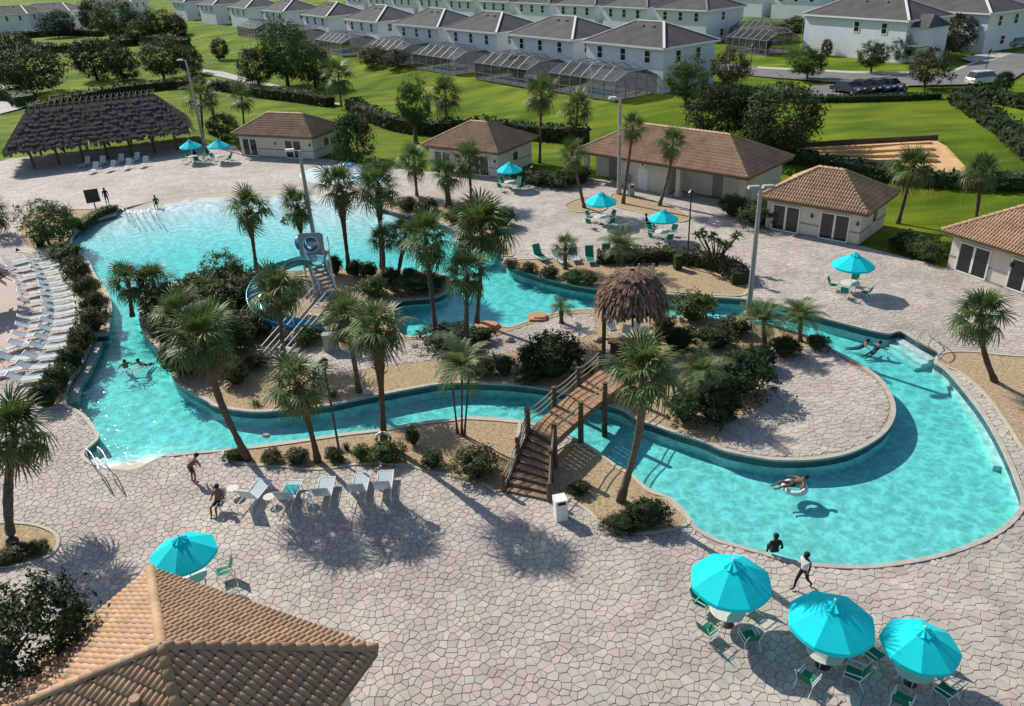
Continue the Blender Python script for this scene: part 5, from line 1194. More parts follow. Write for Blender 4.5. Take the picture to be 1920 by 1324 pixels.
def lounger(proto, x, y, rz, lab, grp, h=0.0):
    p = at(x, y, h); 
    if id(proto) not in used: used.add(id(proto)); proto.location = p; proto.rotation_euler = (0, 0, rz); proto['label'] = lab; proto['group'] = grp; return proto
    return copy_tree(proto, p, rz, lab, grp)
row = crom([at(x, y) for x, y in [(72,488),(94,520),(107,555),(112,590),(107,625),(92,660),(68,698),(42,730)]], False, 24)
cum = [0]
for a, b_ in zip(row[:-1], row[1:]): cum.append(cum[-1]+(b_-a).length)
NL = 18
for i in range(NL):
    s = cum[-1]*(i+.5)/NL; j = max(k for k in range(len(cum)) if cum[k] <= s); p = row[j]; d = (row[min(j+1, len(row)-1)]-row[max(0, j-1)]).normalized(); a = atan2(d.y, d.x)
    px = (CAM-p); o = copy_tree(LW, p, a+pi+random.uniform(-.10, .10), 'white sun lounger, %s from the far end of the curved left row' % ORD[i], 'curved row of loungers left of the pool') if i else LW
    if i == 0: used.add(id(LW)); LW.location = p; LW.rotation_euler = (0, 0, a+pi); LW['label'] = 'white sun lounger, first from the far end of the curved left row'; LW['group'] = 'curved row of loungers left of the pool'
row2 = crom([at(x, y) for x, y in [(28,492),(50,520),(64,555),(68,590),(64,625),(50,660)]], False, 24); NL2 = 11
for i in range(NL2):
    j = int((len(row2)-1)*(i+.5)/NL2); p = row2[j]; d = (row2[j+1]-row2[j-1]).normalized(); copy_tree(LW, p, atan2(d.y, d.x)+pi+random.uniform(-.1, .1), 'pale lounger, %s from the far end of the inner row on the plaza' % ORD[i], 'inner row of loungers on the plaza')
for i, (x, y) in enumerate([(14,512),(34,680),(8,705),(22,660)]): lounger(LW, x, y, radians(75+20*i), ['white sun lounger alone at the top left of the plaza','shaded lounger behind the curved row, middle of three','shaded lounger behind the curved row, nearest of three','shaded lounger behind the curved row, farthest of three'][i], 'loungers on the plaza')
for i, (x, y) in enumerate([(162,312),(178,323),(192,311),(210,320),(226,307),(241,316),(255,304),(272,312)]): lounger(LWF, x, y, radians(-14+6*(i % 3)), 'white lounger, %s from the left in the row before the pavilion' % ORD[i], 'loungers before the pavilion')
for i, (x, y, a, k) in enumerate([(478,936,-14,0),(543,938,-4,1),(610,932,2,2),(676,924,0,3),(722,919,2,4)]):
    o = lounger(LWF, x, y+4, radians(180+a), 'pale lounger with raised back, %s from the left in the near row' % ORD[k], 'near row of loungers'); o.scale = (1.12,)*3
m = MB(); m.box((0, -.45, .37), (.58, .7, .04)); o = m.build('towel', 'sling_t'); o.location = at(543, 942); o.rotation_euler = (0, 0, radians(176)); tag(o, 'teal towel over the second lounger of the near row', 'towel')
for i, (x, y, a, pr, l) in enumerate([(1012,486,25,LG,'green lounger left of the short palm on the upper deck'),(1050,492,20,LW,'white lounger beside the short palm on the upper deck'),(1076,487,5,LWF,'white lounger right of the short palm on the upper deck'),(1106,490,0,LG,'green lounger left of the feathery palm behind the hut'),(1138,486,0,LG,'green lounger partly behind the feathery palm')]): lounger(pr, x, y, radians(a), l, 'loungers by the hedge bed')
st = None
for i, (x, y, l) in enumerate([(508,946,'small round side table between first and second near loungers'),(577,944,'small round side table between second and third near loungers'),(440,930,'small side table left of the near lounger row')]):
    if st is None:
        st = thing('side_table', l, 'side table', at(x, y), 0, 'lounger side tables'); p = MB(); p.lathe([(.02, .45), (.27, .45), (.27, .42), (.02, .42)], n=20); p.build('table_top', 'table', st)
        for k in range(3): a = k*2.1; p = MB(); p.tube([(.2*cos(a), .2*sin(a), .42), (.24*cos(a), .24*sin(a), 0)], .015, 6); p.build('leg', 'metal_w', st)
    else: copy_tree(st, at(x, y), 0, l)

# ------------------------------------------------------------------ tall light poles, lamp posts
def light_pole(bpx, tpx, label, arm, two=False):
    b_ = at(*bpx); top = over(b_, *tpx); h = top.z; t = thing('light_pole', label, 'light pole', (b_.x, b_.y, 0), 0, 'tall light poles')
    p = MB(); p.tube([(0, 0, 0), (0, 0, h)], .14, 10, 0, True, [.19, .12]); p.build('pole', 'pole', t)
    p = MB(); p.lathe([(.01, .5), (.28, .5), (.28, 0)], n=12); p.build('base', 'concrete', t)
    for s in ((arm, -arm) if two else (arm,)):
        p = MB(); p.beam((0, 0, h-.05), (s*.55, -.05, h+.05), .08); p.build('arm', 'pole', t); p = MB(); p.box((s*.85, -.08, h+.08), (.75, .42, .16), 0, 0, .8); p.build('lamp_head', 'metal_w' if not two else 'greyp', t)
light_pole((383,270),(345,113),'leftmost tall light pole beside the pavilion end',-.8); light_pole((598,500),(566,282),'tall light pole rising behind the slide tower',-.8); light_pole((1160,364),(1160,184),'tall light pole in front of the washrooms',-.8); light_pole((1402,598),(1425,352),'tall light pole with twin heads right of the hut',.5,True)
def lamp_post(bpx, tpx, label):
    b_ = att(*bpx); top = over(b_, *tpx); h = top.z-b_.z; t = thing('lamp_post', label, 'lamp post', b_, 0, 'black lamp posts'); p = MB(); p.tube([(0, 0, 0), (0, 0, .5), (0, 0, h)], .06, 8, 0, True, [.10, .06, .05]); p.build('post', 'metal_d', t)
    p = MB(); p.lathe([(.03, 0), (.16, .05), (.20, .42), (.24, .44), (.05, .62), (.001, .66)], (0, 0, h), 8); p.build('lantern', 'metal_d', t); p = MB(); p.ball((0, 0, h+.23), .155, 8, 6); p.build('globe', 'globe', t)
for a in [((1288,502),(1292,372),'black lamp post by the rounded hedge on the upper deck'),((640,868),(628,692),'black lamp post on the near bank left of the life ring'),((1407,135),(1411,92),'far lamp post with bright globe right of the nearest house'),((1846,142),(1852,100),'lamp post beside the road behind the white car'),((1884,68),(1887,48),'far lamp post at the upper right'),((172,40),(172,20),'far lamp post before the bluish houses'),((1000,342),(993,322),'low lamp post beside the middle cabana umbrella')]: lamp_post(*a)

# ------------------------------------------------------------------ bins, sign, rails, ring, splash toy
def bin_(x, y, label, m_='metal_w', s=1.0):
    t = thing('waste_bin', label, 'bin', at(x, y), radians(12), 'waste bins'); p = MB(); p.box((0, 0, .42), (.5, .5, .84)); p.build('body', m_, t); p = MB(); p.box((0, 0, .98), (.54, .54, .26)); p.build('lid', 'trimw' if m_ == 'metal_w' else m_, t); p = MB(); p.box((0, -.272, .97), (.34, .02, .15)); p.build('flap', 'black', t); t.scale = (s,)*3
bin_(1051, 972, 'white waste bin with dark flap at the foot of the bridge stairs'); bin_(1270, 505, 'dark waste bin beside the lamp post on the upper deck', 'leaf_d'); bin_(1183, 368, 'grey waste bin under the porch of the washrooms', 'greyp')
sg = at(181, 396); t = thing('sign_board', 'dark sign board on a post at the main pool corner', 'sign', sg, radians(25)); p = MB(); p.box((0, 0, 1.55), (1.2, .08, 1.25)); p.build('panel', 'metal_d', t); p = MB(); p.tube([(0, .05, 0), (0, .05, 1.0)], .06, 8); p.build('post', 'metal_d', t)
p = MB(); p.tube([(-.62, 0, .92), (-.62, 0, 2.19), (.62, 0, 2.19), (.62, 0, .92), (-.62, 0, .92)], .04, 6); p.build('frame', 'fascia', t)
def rail(pts, label, grp='steel pool rails'):
    b_ = at(*pts[0][:2]); m = MB(); m.tube(crom([at(x, y, h)-Vector((b_.x, b_.y, 0)) for x, y, h in pts], False, 5), .028, 7); o = m.build('pool_rail', 'chrome'); o.location = (b_.x, b_.y, 0); tag(o, label, 'handrail', grp)
rail([(165,858,0),(160,842,.9),(172,852,.9),(188,884,.9),(192,898,0)], 'left steel handrail at the lower left pool steps'); rail([(186,850,0),(182,838,.9),(194,850,.9),(210,884,.9),(214,900,0)], 'right steel handrail at the lower left pool steps')
for i, (x, y) in enumerate([(228,388),(238,392),(250,394),(262,392),(276,388),(287,392)]): rail([(x,y,0),(x-4,y-2,.9),(x+6,y+8,.9),(x+10,y+14,-.3)], 'steel rail, %s from the left at the main pool entry' % ORD[i])
rail([(1722,640,0),(1722,632,.9),(1738,618,.9),(1742,630,0)], 'steel handrail at the right pool steps'); rail([(1742,652,0),(1742,643,.9),(1757,630,.9),(1762,642,0)], 'second steel handrail at the right pool steps')
for i, (x, y) in enumerate([(1302,478),(1310,484)]): rail([(x,y+14,0),(x,y-4,1.3),(x+7,y-2,1.3),(x+7,y+16,0)], ['thin steel frame beside the dark bin','second thin steel frame beside the dark bin'][i])
rp = at(722, 846); t = thing('life_ring', 'white life ring on a stand beside the straight bank palm', 'life ring', rp); p = MB(); R0 = [(.34*cos(a), 0, .75+.34*sin(a)) for a in np.linspace(0, 2*pi, 21)]; p.tube([Vector(q) for q in R0], .075, 8, 0, False); p.build('ring', 'metal_w', t, True)
for a in (0, pi/2, pi, 3*pi/2): p = MB(); p.tube([Vector((.34*cos(a+d), 0, .75+.34*sin(a+d))) for d in (-.14, 0, .14)], .082, 8); p.build('band', 'red', t, True)
p = MB(); p.tube([(0, .06, 0), (0, .06, 1.1)], .03, 6); p.build('stand', 'metal_d', t)
sp = at(655, 330); t = thing('splash_toy', 'blue flower shaped splash toy on the white splash pad', 'water toy', sp); p = MB(); p.tube([(0, 0, 0), (0, 0, 1.1)], .07, 8); p.build('stem', 'metal_w', t)
for k in range(5): a = k*2*pi/5; p = MB(); p.ball((.42*cos(a), .42*sin(a), 1.2), .34, 10, 6, 0, (1, 1, .45)); p.build('petal', 'bluep', t, True)
# concrete retaining wall at the main pool corner
p = MB(); L = crom([at(x, y).xy for x, y in [(132,462),(140,436),(178,410),(222,392)]], False, 6); ribbon(p, L, -.12, .12, -.05, .45, False); o = p.build('retaining_wall', 'coping'); tag(o, 'low curved retaining wall at the main pool corner', 'wall')
# ------------------------------------------------------------------ road, parking, paths, sand
def ground_strip(name, poly_px, m, dz):
    P = [att(x, y) for x, y in poly_px]; P2 = ccw([p.xy for p in P]); V, Fc = cdt([P2], [(x, y) for x in np.arange(min(p.x for p in P2), max(p.x for p in P2), 3) for y in np.arange(min(p.y for p in P2), max(p.y for p in P2), 3)], lambda x, y: pip(P2, x, y))
    b = MB(); b.add([(v.x, v.y, terr(v.x, v.y)+dz+.10) for v in V], Fc); o = b.build(name, m); o['kind'] = 'structure'; return o
ground_strip('road', [(1290,106),(1440,131),(1600,140),(1780,141),(1850,112),(1935,92),(1935,128),(1900,150),(1830,160),(1700,163),(1560,156),(1420,145),(1290,125)], 'asphalt', 0.06)
ground_strip('road_kerb', [(1420,127),(1600,136),(1775,138),(1845,110),(1850,112),(1780,141),(1600,140),(1420,131)], 'curb', 0.10)
ground_strip('parking_bay', [(1400,176),(1480,168),(1560,160),(1700,163),(1690,182),(1560,187),(1400,188)], 'asphalt', 0.05)
ground_strip('driveway', [(1800,112),(1850,100),(1900,102),(1860,116),(1820,118)], 'concrete', 0.09)
ground_strip('path', [(380,131),(420,136),(470,150),(540,165),(545,171),(465,157),(415,146),(378,139)], 'concrete', 0.05)
ground_strip('footpath', [(470,178),(560,184),(640,196),(640,199),(560,188),(470,182)], 'concrete', 0.05)
ground_strip('garden_path', [(0,160),(45,170),(60,195),(40,205),(0,215)], 'concrete', 0.05)
SND = [(1490,281),(1600,274),(1755,266),(1775,278),(1812,318),(1800,330),(1760,330),(1690,312),(1600,298),(1500,290)]
ground_strip('sand_patch', SND, 'sand', 0.06)
for i in range(4):
    b = MB(); pts = [att(1500+10*i, 285+6*i*.9), att(1620+8*i, 279+9*i), att(1745+4*i, 272+11*i)]
    for p, q in zip(pts[:-1], pts[1:]): b.beam(p+Vector((0, 0, .2)), q+Vector((0, 0, .2)), .5, .35)
    o = b.build('sand_ridge', 'sand'); tag(o, kind='structure')
b = MB(); pts = [att(1490, 280), att(1600, 273), att(1757, 265)]
for p, q in zip(pts[:-1], pts[1:]): b.beam(p+Vector((0, 0, .3)), q+Vector((0, 0, .3)), .2, .7)
o = b.build('timber_edging', 'wood'); tag(o, 'dark timber edging along the back of the orange sand patch', 'edging')

# ------------------------------------------------------------------ houses
def win(root, x, y, z, w, h, axis=0, sgn=-1):
    f = MB(); p = (x, y+sgn*.03, z) if axis == 0 else (x+sgn*.03, y, z); f.box(p, (w+.3, .10, h+.3) if axis == 0 else (.10, w+.3, h+.3)); o = f.build('window', 'trimw', root)
    for k in (-1, 1):
        g = MB(); q = (x, y+sgn*.075, z+k*h*.255) if axis == 0 else (x+sgn*.075, y, z+k*h*.255); g.box(q, (w, .05, h*.46) if axis == 0 else (.05, w, h*.46)); g.build('pane', 'glass', o)
def house(corner, rz, w, d, label, eave=6.0, rise=2.6, front=3, side=2, encl=True, detail=True, group='white two storey houses in the row', zc=None):
    """corner: right front foot; the front runs to -x in the house's own axes, the house lies towards +y"""
    z = terr(corner.x, corner.y) if zc is None else zc; t = thing('house', label, 'house', (corner.x, corner.y, z), rz, group)
    b = MB(); b.box((-w/2, d/2, eave/2-.5), (w, d, eave+1)); b.build('wall', 'stucco_w', t)
    o_ = .45; x0, x1, y0, y1 = -w-o_, o_, -o_, d+o_; ins = min(x1-x0, y1-y0)/2; cx, cyy = (x0+x1)/2, (y0+y1)/2
    if (x1-x0) >= (y1-y0): A, B = Vector((x0+ins, cyy, eave+rise)), Vector((x1-ins, cyy, eave+rise))
    else: A, B = Vector((cx, y0+ins, eave+rise)), Vector((cx, y1-ins, eave+rise))
    c = [Vector((x0, y0, eave)), Vector((x1, y0, eave)), Vector((x1, y1, eave)), Vector((x0, y1, eave))]; b = MB()
    if (x1-x0) >= (y1-y0): b.add(c+[A, B], [(0, 1, 5, 4), (1, 2, 5), (2, 3, 4, 5), (3, 0, 4)]); hips = [(c[0], A), (c[1], B), (c[2], B), (c[3], A)]
    else: b.add(c+[A, B], [(0, 1, 4), (1, 2, 5, 4), (2, 3, 5), (3, 0, 4, 5)]); hips = [(c[0], A), (c[1], A), (c[2], B), (c[3], B)]
    b.add(c, [(3, 2, 1, 0)]); roof = b.build('roof', 'shingle', t)
    b = MB()
    for p, q in hips+[(A, B)]: b.beam(p+Vector((0, 0, .05)), q+Vector((0, 0, .05)), .34, .12)
    b.build('ridge_cap', 'trimw' if detail else 'trimgrey', roof)
    b = MB()
    for i in range(4): b.beam(c[i]-Vector((0, 0, .12)), c[(i+1) % 4]-Vector((0, 0, .12)), .10, .26)
    b.build('fascia', 'trimw', roof)
    if detail:
        for k in range(2): b = MB(); b.box((A.lerp(B, .3+.4*k).x+.9, A.lerp(B, .5).y-1.3, eave+rise-.55), (.4, .4, .45)); b.build('roof_vent', 'trimgrey', roof)
    for k in range(front): win(t, -w*(k+.62)/(front+.25), 0, eave-1.35, .95, 1.6, 0, -1)
    for k in range(side): win(t, 0, d*(k+.7)/(side+.6), eave-1.35, .85, 1.5, 1, 1)
    if side: win(t, 0, d*.42, 1.6, .9, 1.3, 1, 1)
    return t
def enclosure(corner, rz, w, d, label, h0=2.6, h1=4.1, zc=None):
    z = terr(corner.x, corner.y) if zc is None else zc; t = thing('pool_enclosure', label, 'screen enclosure', (corner.x, corner.y, z-.1), rz, 'screened pool enclosures'); n = 6; S_ = []
    prof = [(-d, 0), (-d, h0), (-d*.72, h1), (-d*.28, h1), (0, h0+.3)]
    fr = MB()
    for i in range(n+1):
        x = -w*i/n
        hh = 1.0 if 0 < i < n else .86
        pts = [Vector((x, y, zz*(hh if zz > h0 else 1))) for y, zz in prof]; S_.append(pts)
        for p, q in zip(pts[:-1], pts[1:]): fr.beam(p, q, .10)
    for i in range(n):
        for k in range(1, len(prof)): fr.beam(S_[i][k], S_[i+1][k], .09)
        fr.beam(Vector((-w*i/n, -d, 1.1)), Vector((-w*(i+1)/n, -d, 1.1)), .07); fr.beam(S_[i][0]+Vector((0, 0, .1)), S_[i+1][0]+Vector((0, 0, .1)), .09)
    for x in (0, -w):
        for k in range(1, 4): y = -d*k/4; fr.beam((x, y, 0), (x, y, h0+.6), .09)
        fr.beam((x, 0, 1.1), (x, -d, 1.1), .07); fr.beam((x, 0, h0), (x, -d, h0), .09)
    fr.build('frame', 'alum', t)
    for k in range(1, len(prof)-1):
        sc_ = MB(); sc_.add([S_[0][k], S_[n][k], S_[n][k+1], S_[0][k+1]], [(0, 1, 2, 3)]); sc_.build('screen_panel', 'screen', t)
    sc_ = MB(); sc_.add([S_[0][0], S_[n][0], S_[n][1], S_[0][1]], [(0, 1, 2, 3)]); sc_.build('screen_panel', 'screen', t)
    for x in (0, -w): sc_ = MB(); sc_.add([(x, 0, 0), (x, -d, 0), (x, -d, h0), (x, -d*.72, h1*.86), (x, -d*.28, h1*.86), (x, 0, h0)], [(0, 1, 2, 3, 4, 5)]); sc_.build('screen_panel', 'screen', t)
    b = MB(); b.box((-w/2, -d/2, .05), (w-.2, d-.2, .14)); b.build('patio_floor', 'concrete', t); b = MB(); b.box((-w*.55, -d*.55, .10), (w*.5, d*.42, .12)); b.build('pool', 'slide_b', t)
EX = [(1245,90),(1073,74),(931,61),(821,51),(707,41),(613,31),(532,22),(462,15),(400,9),(345,4)]
pts = [att(x, y, 6.0) for x, y in EX]; pts = [Vector((p.x, p.y)) for p in pts]
for i, p in enumerate(pts):
    nx_ = pts[i+1] if i+1 < len(pts) else p+(p-pts[i-1]); d = (p-nx_); gap = d.length; rz = atan2(d.y, d.x); w = min(gap-1.2, 16)
    lab = 'nearest white house at the right end of the row' if i == 0 else 'white house, %s from the right in the row behind the lawn' % ORD[i]
    house(p, rz, w, 10.5, lab, front=3, side=2 if i < 5 else 1)
    if i < 7:
        off = Vector((sin(rz), -cos(rz)))*.05; q = p+off-Vector((cos(rz), sin(rz)))*(.5 if i else 1.0)
        enclosure(q, rz, w*.88, 8.5 if i else 8.0, 'screened pool enclosure of the %s house from the right' % ORD[i] if i else 'screened pool enclosure of the nearest white house')
# second and third rows behind
u = (pts[0]-pts[5]).normalized(); nrm = Vector((u.y, -u.x)); nrm = nrm if nrm.y > 0 else -nrm; rz0 = atan2(u.y, u.x)
for rw, (off, n0, n1) in enumerate(((46, -2, 12), (92, -3, 12), (150, -4, 12))):
    k = 0
    for j in range(n0, n1):
        p = pts[0] + nrm*off - u*(j*16.5+6*rw) ; P = Vector((p.x, p.y, 3)); z = depth(P); X, Y = 960+FPX*(P-CAM).dot(_R)/z, 662-FPX*(P-CAM).dot(_U)/z
        if not (-40 < X < 1560 and -75 < Y) or (X > 1400 and Y > 40): continue
        k += 1; house(p, rz0+pi*0, 13.8, 11, 'white house, %s from the right in the %s row back' % (ORD[min(k-1, 19)], ORD[rw+1]), front=3, side=1, detail=False, group='far rows of white houses')
# long white house at upper right and neighbours
a = att(1503, 97); b_ = att(1690, 118); d = (b_-a).xy; L = d.length; rz = atan2(d.y, d.x)
t = house(Vector((b_.x, b_.y)), rz, L, 10, 'long white house with blank side wall at the upper right', eave=6.2, rise=2.6, front=0, side=2, group='white houses at the upper right')
win(t, -L*.46, 0, 4.8, .9, 1.5); win(t, -L*.20, 0, 4.8, .9, 1.5)
b = MB(); b.box((1.4, 3.5, 2.6), (2.8, 5, 5.2)); b.build('front_bay', 'stucco_w', t); b = MB(); b.add([(-.3, .6, 5.2), (3.2, .6, 5.2), (3.2, 6.4, 5.2), (-.3, 6.4, 5.2), (-.3, 3.5, 6.9), (1.8, 3.5, 6.9)], [(0, 1, 5, 4), (1, 2, 5), (2, 3, 4, 5)]); b.build('bay_roof', 'shingle', t)
b = MB(); b.box((2.6, -.4, 2.7), (2.6, 2.0, .12)); b.build('porch_roof', 'shingle', t)
enclosure(Vector((a.x, a.y))+Vector((-.3, .5)), rz, 10, 8, 'screened enclosure left of the long white house')
ex = Vector((cos(rz), sin(rz))); ey = Vector((-sin(rz), cos(rz)))
for i, (dx, dy, l) in enumerate([(2, 17, 'white house behind the long white house'), (5, 34, 'third white house back at the upper right'), (8, 52, 'fourth white house back at the upper right'), (11, 71, 'fifth white house back at the upper right')]):
    house(Vector((b_.x, b_.y))+ex*dx+ey*dy, rz, 19, 11, l, front=2, side=2, group='white houses at the upper right')
for i in range(4):
    q = Vector((a.x, a.y))+ex*(-12)+ey*(10+17*i)+ex*3*i; enclosure(q, rz, 9, 8, 'screened enclosure, %s back in the line left of the long house' % ORD[i])
# bluish houses at the upper left
for i, (x, y, w, l) in enumerate([(140,56,17,'bluish two storey house at the upper left, right of two'),(62,62,16,'bluish two storey house at the upper left corner'),(255,40,14,'pale house behind the bright upper left tree')]):
    p = att(x, y); house(Vector((p.x, p.y)), radians(-8), w*1.4, 12, l, eave=6.5, front=4, side=2, group='bluish houses at the upper left')

# ------------------------------------------------------------------ cars
def car(px, py, rz, paint, label, suv=False, grp='cars parked along the hedge'):
    if paint not in M: M[paint] = mat('paint_'+paint, {'black': (.02, .02, .022), 'white_p': (.8, .8, .78), 'navy': (.02, .03, .08), 'silver': (.35, .36, .38), 'charcoal': (.05, .05, .055)}[paint], None, 2, .25, spec=.6, coat=.6)
    t = thing('parked_car', label, 'car', att(px, py)+Vector((0, 0, .12)), rz, grp); h = 1.0 if suv else .85; H = 1.72 if suv else 1.42
    prof = [(-2.2, .35), (-2.25, .75), (-2.1, h), (-1.0, h+.06), (1.5, h+.04), (2.15, h-.12), (2.25, .6), (2.2, .35)]
    b = MB(); n = len(prof); V_ = [(x, -.88, z) for x, z in prof]+[(x, .88, z) for x, z in prof]; b.add(V_, [tuple(range(n)), tuple(range(2*n-1, n-1, -1))]+[(i, n+i, n+(i+1) % n, (i+1) % n) for i in range(n)]); b.build('body', paint, t)
    x0, x1, x2, x3 = (-2.05, -1.75, .55, 1.3) if suv else (-1.75, -1.1, .45, 1.25)
    b = MB(); b.add([(x0, -.82, h), (x3, -.82, h), (x2, -.68, H), (x1, -.68, H), (x0, .82, h), (x3, .82, h), (x2, .68, H), (x1, .68, H)], [(0, 1, 2, 3), (7, 6, 5, 4), (1, 5, 6, 2), (4, 0, 3, 7)]); b.build('window', 'glass', t)
    b = MB(); b.box(((x1+x2)/2, 0, H+.02), (x2-x1+.15, 1.40, .07)); b.build('roof', paint, t)
    for x in (-1.35, 1.4):
        for y in (-.8, .8): b = MB(); b.tube([(x, y-.11, .33), (x, y+.11, .33)], .33, 14); w_ = b.build('wheel', 'rubber', t); b = MB(); b.tube([(x, y-.12, .33), (x, y+.12, .33)], .19, 10); b.build('rim', 'chrome', w_)
    for y in (-.62, .62): b = MB(); b.box((2.2, y, .72), (.12, .34, .16)); b.build('headlight', 'globe', t); b = MB(); b.box((-2.2, y, .78), (.12, .3, .16)); b.build('tail_light', 'red', t)
car(1588,176,radians(-62),'charcoal','dark car, first from the left in the row behind the hedge'); car(1616,174,radians(-62),'black','dark car, second from the left in the row behind the hedge'); car(1642,172,radians(-62),'navy','dark blue car, third from the left in the row behind the hedge'); car(1666,170,radians(-62),'charcoal','dark car, last on the right of the row behind the hedge')
car(1843,160,radians(10),'white_p','white sport utility car on the road at the right',True,'cars on the road'); car(1838,86,radians(40),'navy','blue car under the far right trees',False,'cars on the road'); car(1905,88,radians(20),'silver','pale car at the right edge of the far road',False,'cars on the road')

# ------------------------------------------------------------------ people
def person(joints, edges, radii, paint, loc, label, scale=1.0, rz=0.0, hair=None, extra=()):
    """one skinned body mesh; paint: list of (material, test(co)) for clothing bands"""
    t = thing('person', label, 'person', loc, rz, 'people at the pool'); names = list(joints); me = bpy.data.meshes.new('body')
    me.from_pydata([tuple(Vector(joints[n])*scale) for n in names], [(names.index(a), names.index(b_)) for a, b_ in edges], []); o = bpy.data.objects.new('body', me); COL.objects.link(o)
    sk = o.modifiers.new('skin', 'SKIN'); sv = me.skin_vertices[0].data
    for i, n in enumerate(names): sv[i].radius = (radii[n]*scale,)*2; sv[i].use_root = (n == 'pelvis')
    ss = o.modifiers.new('sub', 'SUBSURF'); ss.levels = 2; ss.render_levels = 2
    dg = bpy.context.evaluated_depsgraph_get(); ev = o.evaluated_get(dg); m2 = bpy.data.meshes.new_from_object(ev); bpy.data.objects.remove(o); o = obj('body', m2, t)
    m2.materials.clear()
    for q, _ in paint: m2.materials.append(M[q])
    for p in m2.polygons:
        c = p.center/scale; p.use_smooth = True
        for i, (_, f) in enumerate(paint):
            if f(c): p.material_index = i; break
    hd = Vector(joints['head'])*scale
    if hair: b = MB(); b.ball(hd+Vector((0, .015, .03))*scale, .118*scale, 10, 7, 0, (1, 1.05, .95)); b.build('hair', hair, t, True)
    return t
ED = [('pelvis','chest'),('chest','neck'),('neck','head'),('chest','shl'),('shl','ell'),('ell','hal'),('chest','shr'),('shr','elr'),('elr','har'),('pelvis','hil'),('hil','knl'),('knl','anl'),('anl','tol'),('pelvis','hir'),('hir','knr'),('knr','anr'),('anr','tor')]
RD = dict(pelvis=.14,chest=.15,neck=.055,head=.105,shl=.07,shr=.07,ell=.045,elr=.045,hal=.035,har=.035,hil=.09,hir=.09,knl=.06,knr=.06,anl=.04,anr=.04,tol=.035,tor=.035)
def pose(**k):
    J = dict(pelvis=(0,0,.95),chest=(0,0,1.32),neck=(0,0,1.50),head=(0,-.02,1.64),shl=(-.19,0,1.40),ell=(-.25,.02,1.12),hal=(-.26,-.05,.88),shr=(.19,0,1.40),elr=(.25,.02,1.12),har=(.26,-.05,.88),hil=(-.10,0,.88),knl=(-.11,-.02,.50),anl=(-.11,.03,.08),tol=(-.12,-.14,.04),hir=(.10,0,.88),knr=(.11,-.02,.50),anr=(.11,.03,.08),tor=(.12,-.14,.04)); J.update(k); return J
WALKP = pose(knl=(-.11,-.22,.52),anl=(-.11,-.30,.12),tol=(-.12,-.46,.10),knr=(.11,.10,.50),anr=(.11,.38,.14),tor=(.12,.28,.05),hal=(-.26,.18,.92),ell=(-.25,.14,1.12),har=(.26,-.26,.95),elr=(.25,-.08,1.12))
SITP = pose(pelvis=(0,0,.10),chest=(0,-.04,.48),neck=(0,-.05,.66),head=(0,-.09,.80),shl=(-.19,-.03,.56),shr=(.19,-.03,.56),ell=(-.27,.05,.32),elr=(.27,.05,.32),hal=(-.24,-.12,.14),har=(.24,-.12,.14),hil=(-.10,-.06,.09),hir=(.10,-.06,.09),knl=(-.12,-.44,.10),knr=(.12,-.44,.10),anl=(-.12,-.46,-.30),anr=(.12,-.46,-.30),tol=(-.12,-.58,-.34),tor=(.12,-.58,-.34))
BENDP = pose(pelvis=(0,.10,.92),chest=(0,-.22,1.14),neck=(0,-.36,1.24),head=(0,-.50,1.28),shl=(-.19,-.28,1.14),shr=(.19,-.28,1.14),ell=(-.22,-.36,.86),elr=(.22,-.36,.86),hal=(-.12,-.44,.64),har=(.12,-.44,.64),knl=(-.11,-.06,.50),knr=(.11,-.06,.50))
CHAIRP = pose(pelvis=(0,.05,.48),chest=(0,.22,.84),neck=(0,.25,1.02),head=(0,.22,1.16),shl=(-.19,.22,.92),shr=(.19,.22,.92),ell=(-.28,.12,.68),elr=(.28,.12,.68),hal=(-.27,-.14,.66),har=(.27,-.14,.66),hil=(-.10,0,.48),hir=(.10,0,.48),knl=(-.12,-.40,.50),knr=(.12,-.40,.50),anl=(-.12,-.48,.10),anr=(.12,-.48,.10),tol=(-.12,-.62,.05),tor=(.12,-.62,.05))
LIEP = pose(pelvis=(0,0,.16),chest=(0,.36,.24),neck=(0,.54,.32),head=(0,.66,.38),shl=(-.19,.44,.26),shr=(.19,.44,.26),ell=(-.42,.30,.22),elr=(.42,.30,.22),hal=(-.50,.06,.20),har=(.50,.06,.20),hil=(-.10,-.06,.16),hir=(.10,-.06,.16),knl=(-.14,-.46,.30),knr=(.14,-.48,.26),anl=(-.13,-.88,.16),anr=(.13,-.9,.16),tol=(-.13,-.98,.24),tor=(.13,-1.0,.24))
SWIMP = pose(pelvis=(0,.25,-.25),chest=(0,-.02,.02),neck=(0,-.10,.18),head=(0,-.14,.30),shl=(-.19,-.02,.10),shr=(.19,-.02,.10),ell=(-.42,-.16,.02),elr=(.42,-.16,.02),hal=(-.52,-.38,-.02),har=(.52,-.38,-.02),hil=(-.10,.32,-.30),hir=(.10,.32,-.30),knl=(-.12,.66,-.42),knr=(.12,.66,-.42),anl=(-.12,.98,-.5),anr=(.12,.98,-.5),tol=(-.12,1.1,-.52),tor=(.12,1.1,-.52))
T = lambda c: True
DRK = [('black', lambda c: .10 < c.z < 1.46 and abs(c.x) < .22), ('skin_d', T)]
person(WALKP, ED, RD, [('white', lambda c: 1.02 < c.z < 1.46 and abs(c.x) < .22), ('black', lambda c: .12 < c.z <= 1.02 and abs(c.x) < .2), ('skin_d', T)], at(1503, 1104), 'person in white top and black trousers walking between pool and umbrellas', 1.0, radians(-62), 'black')
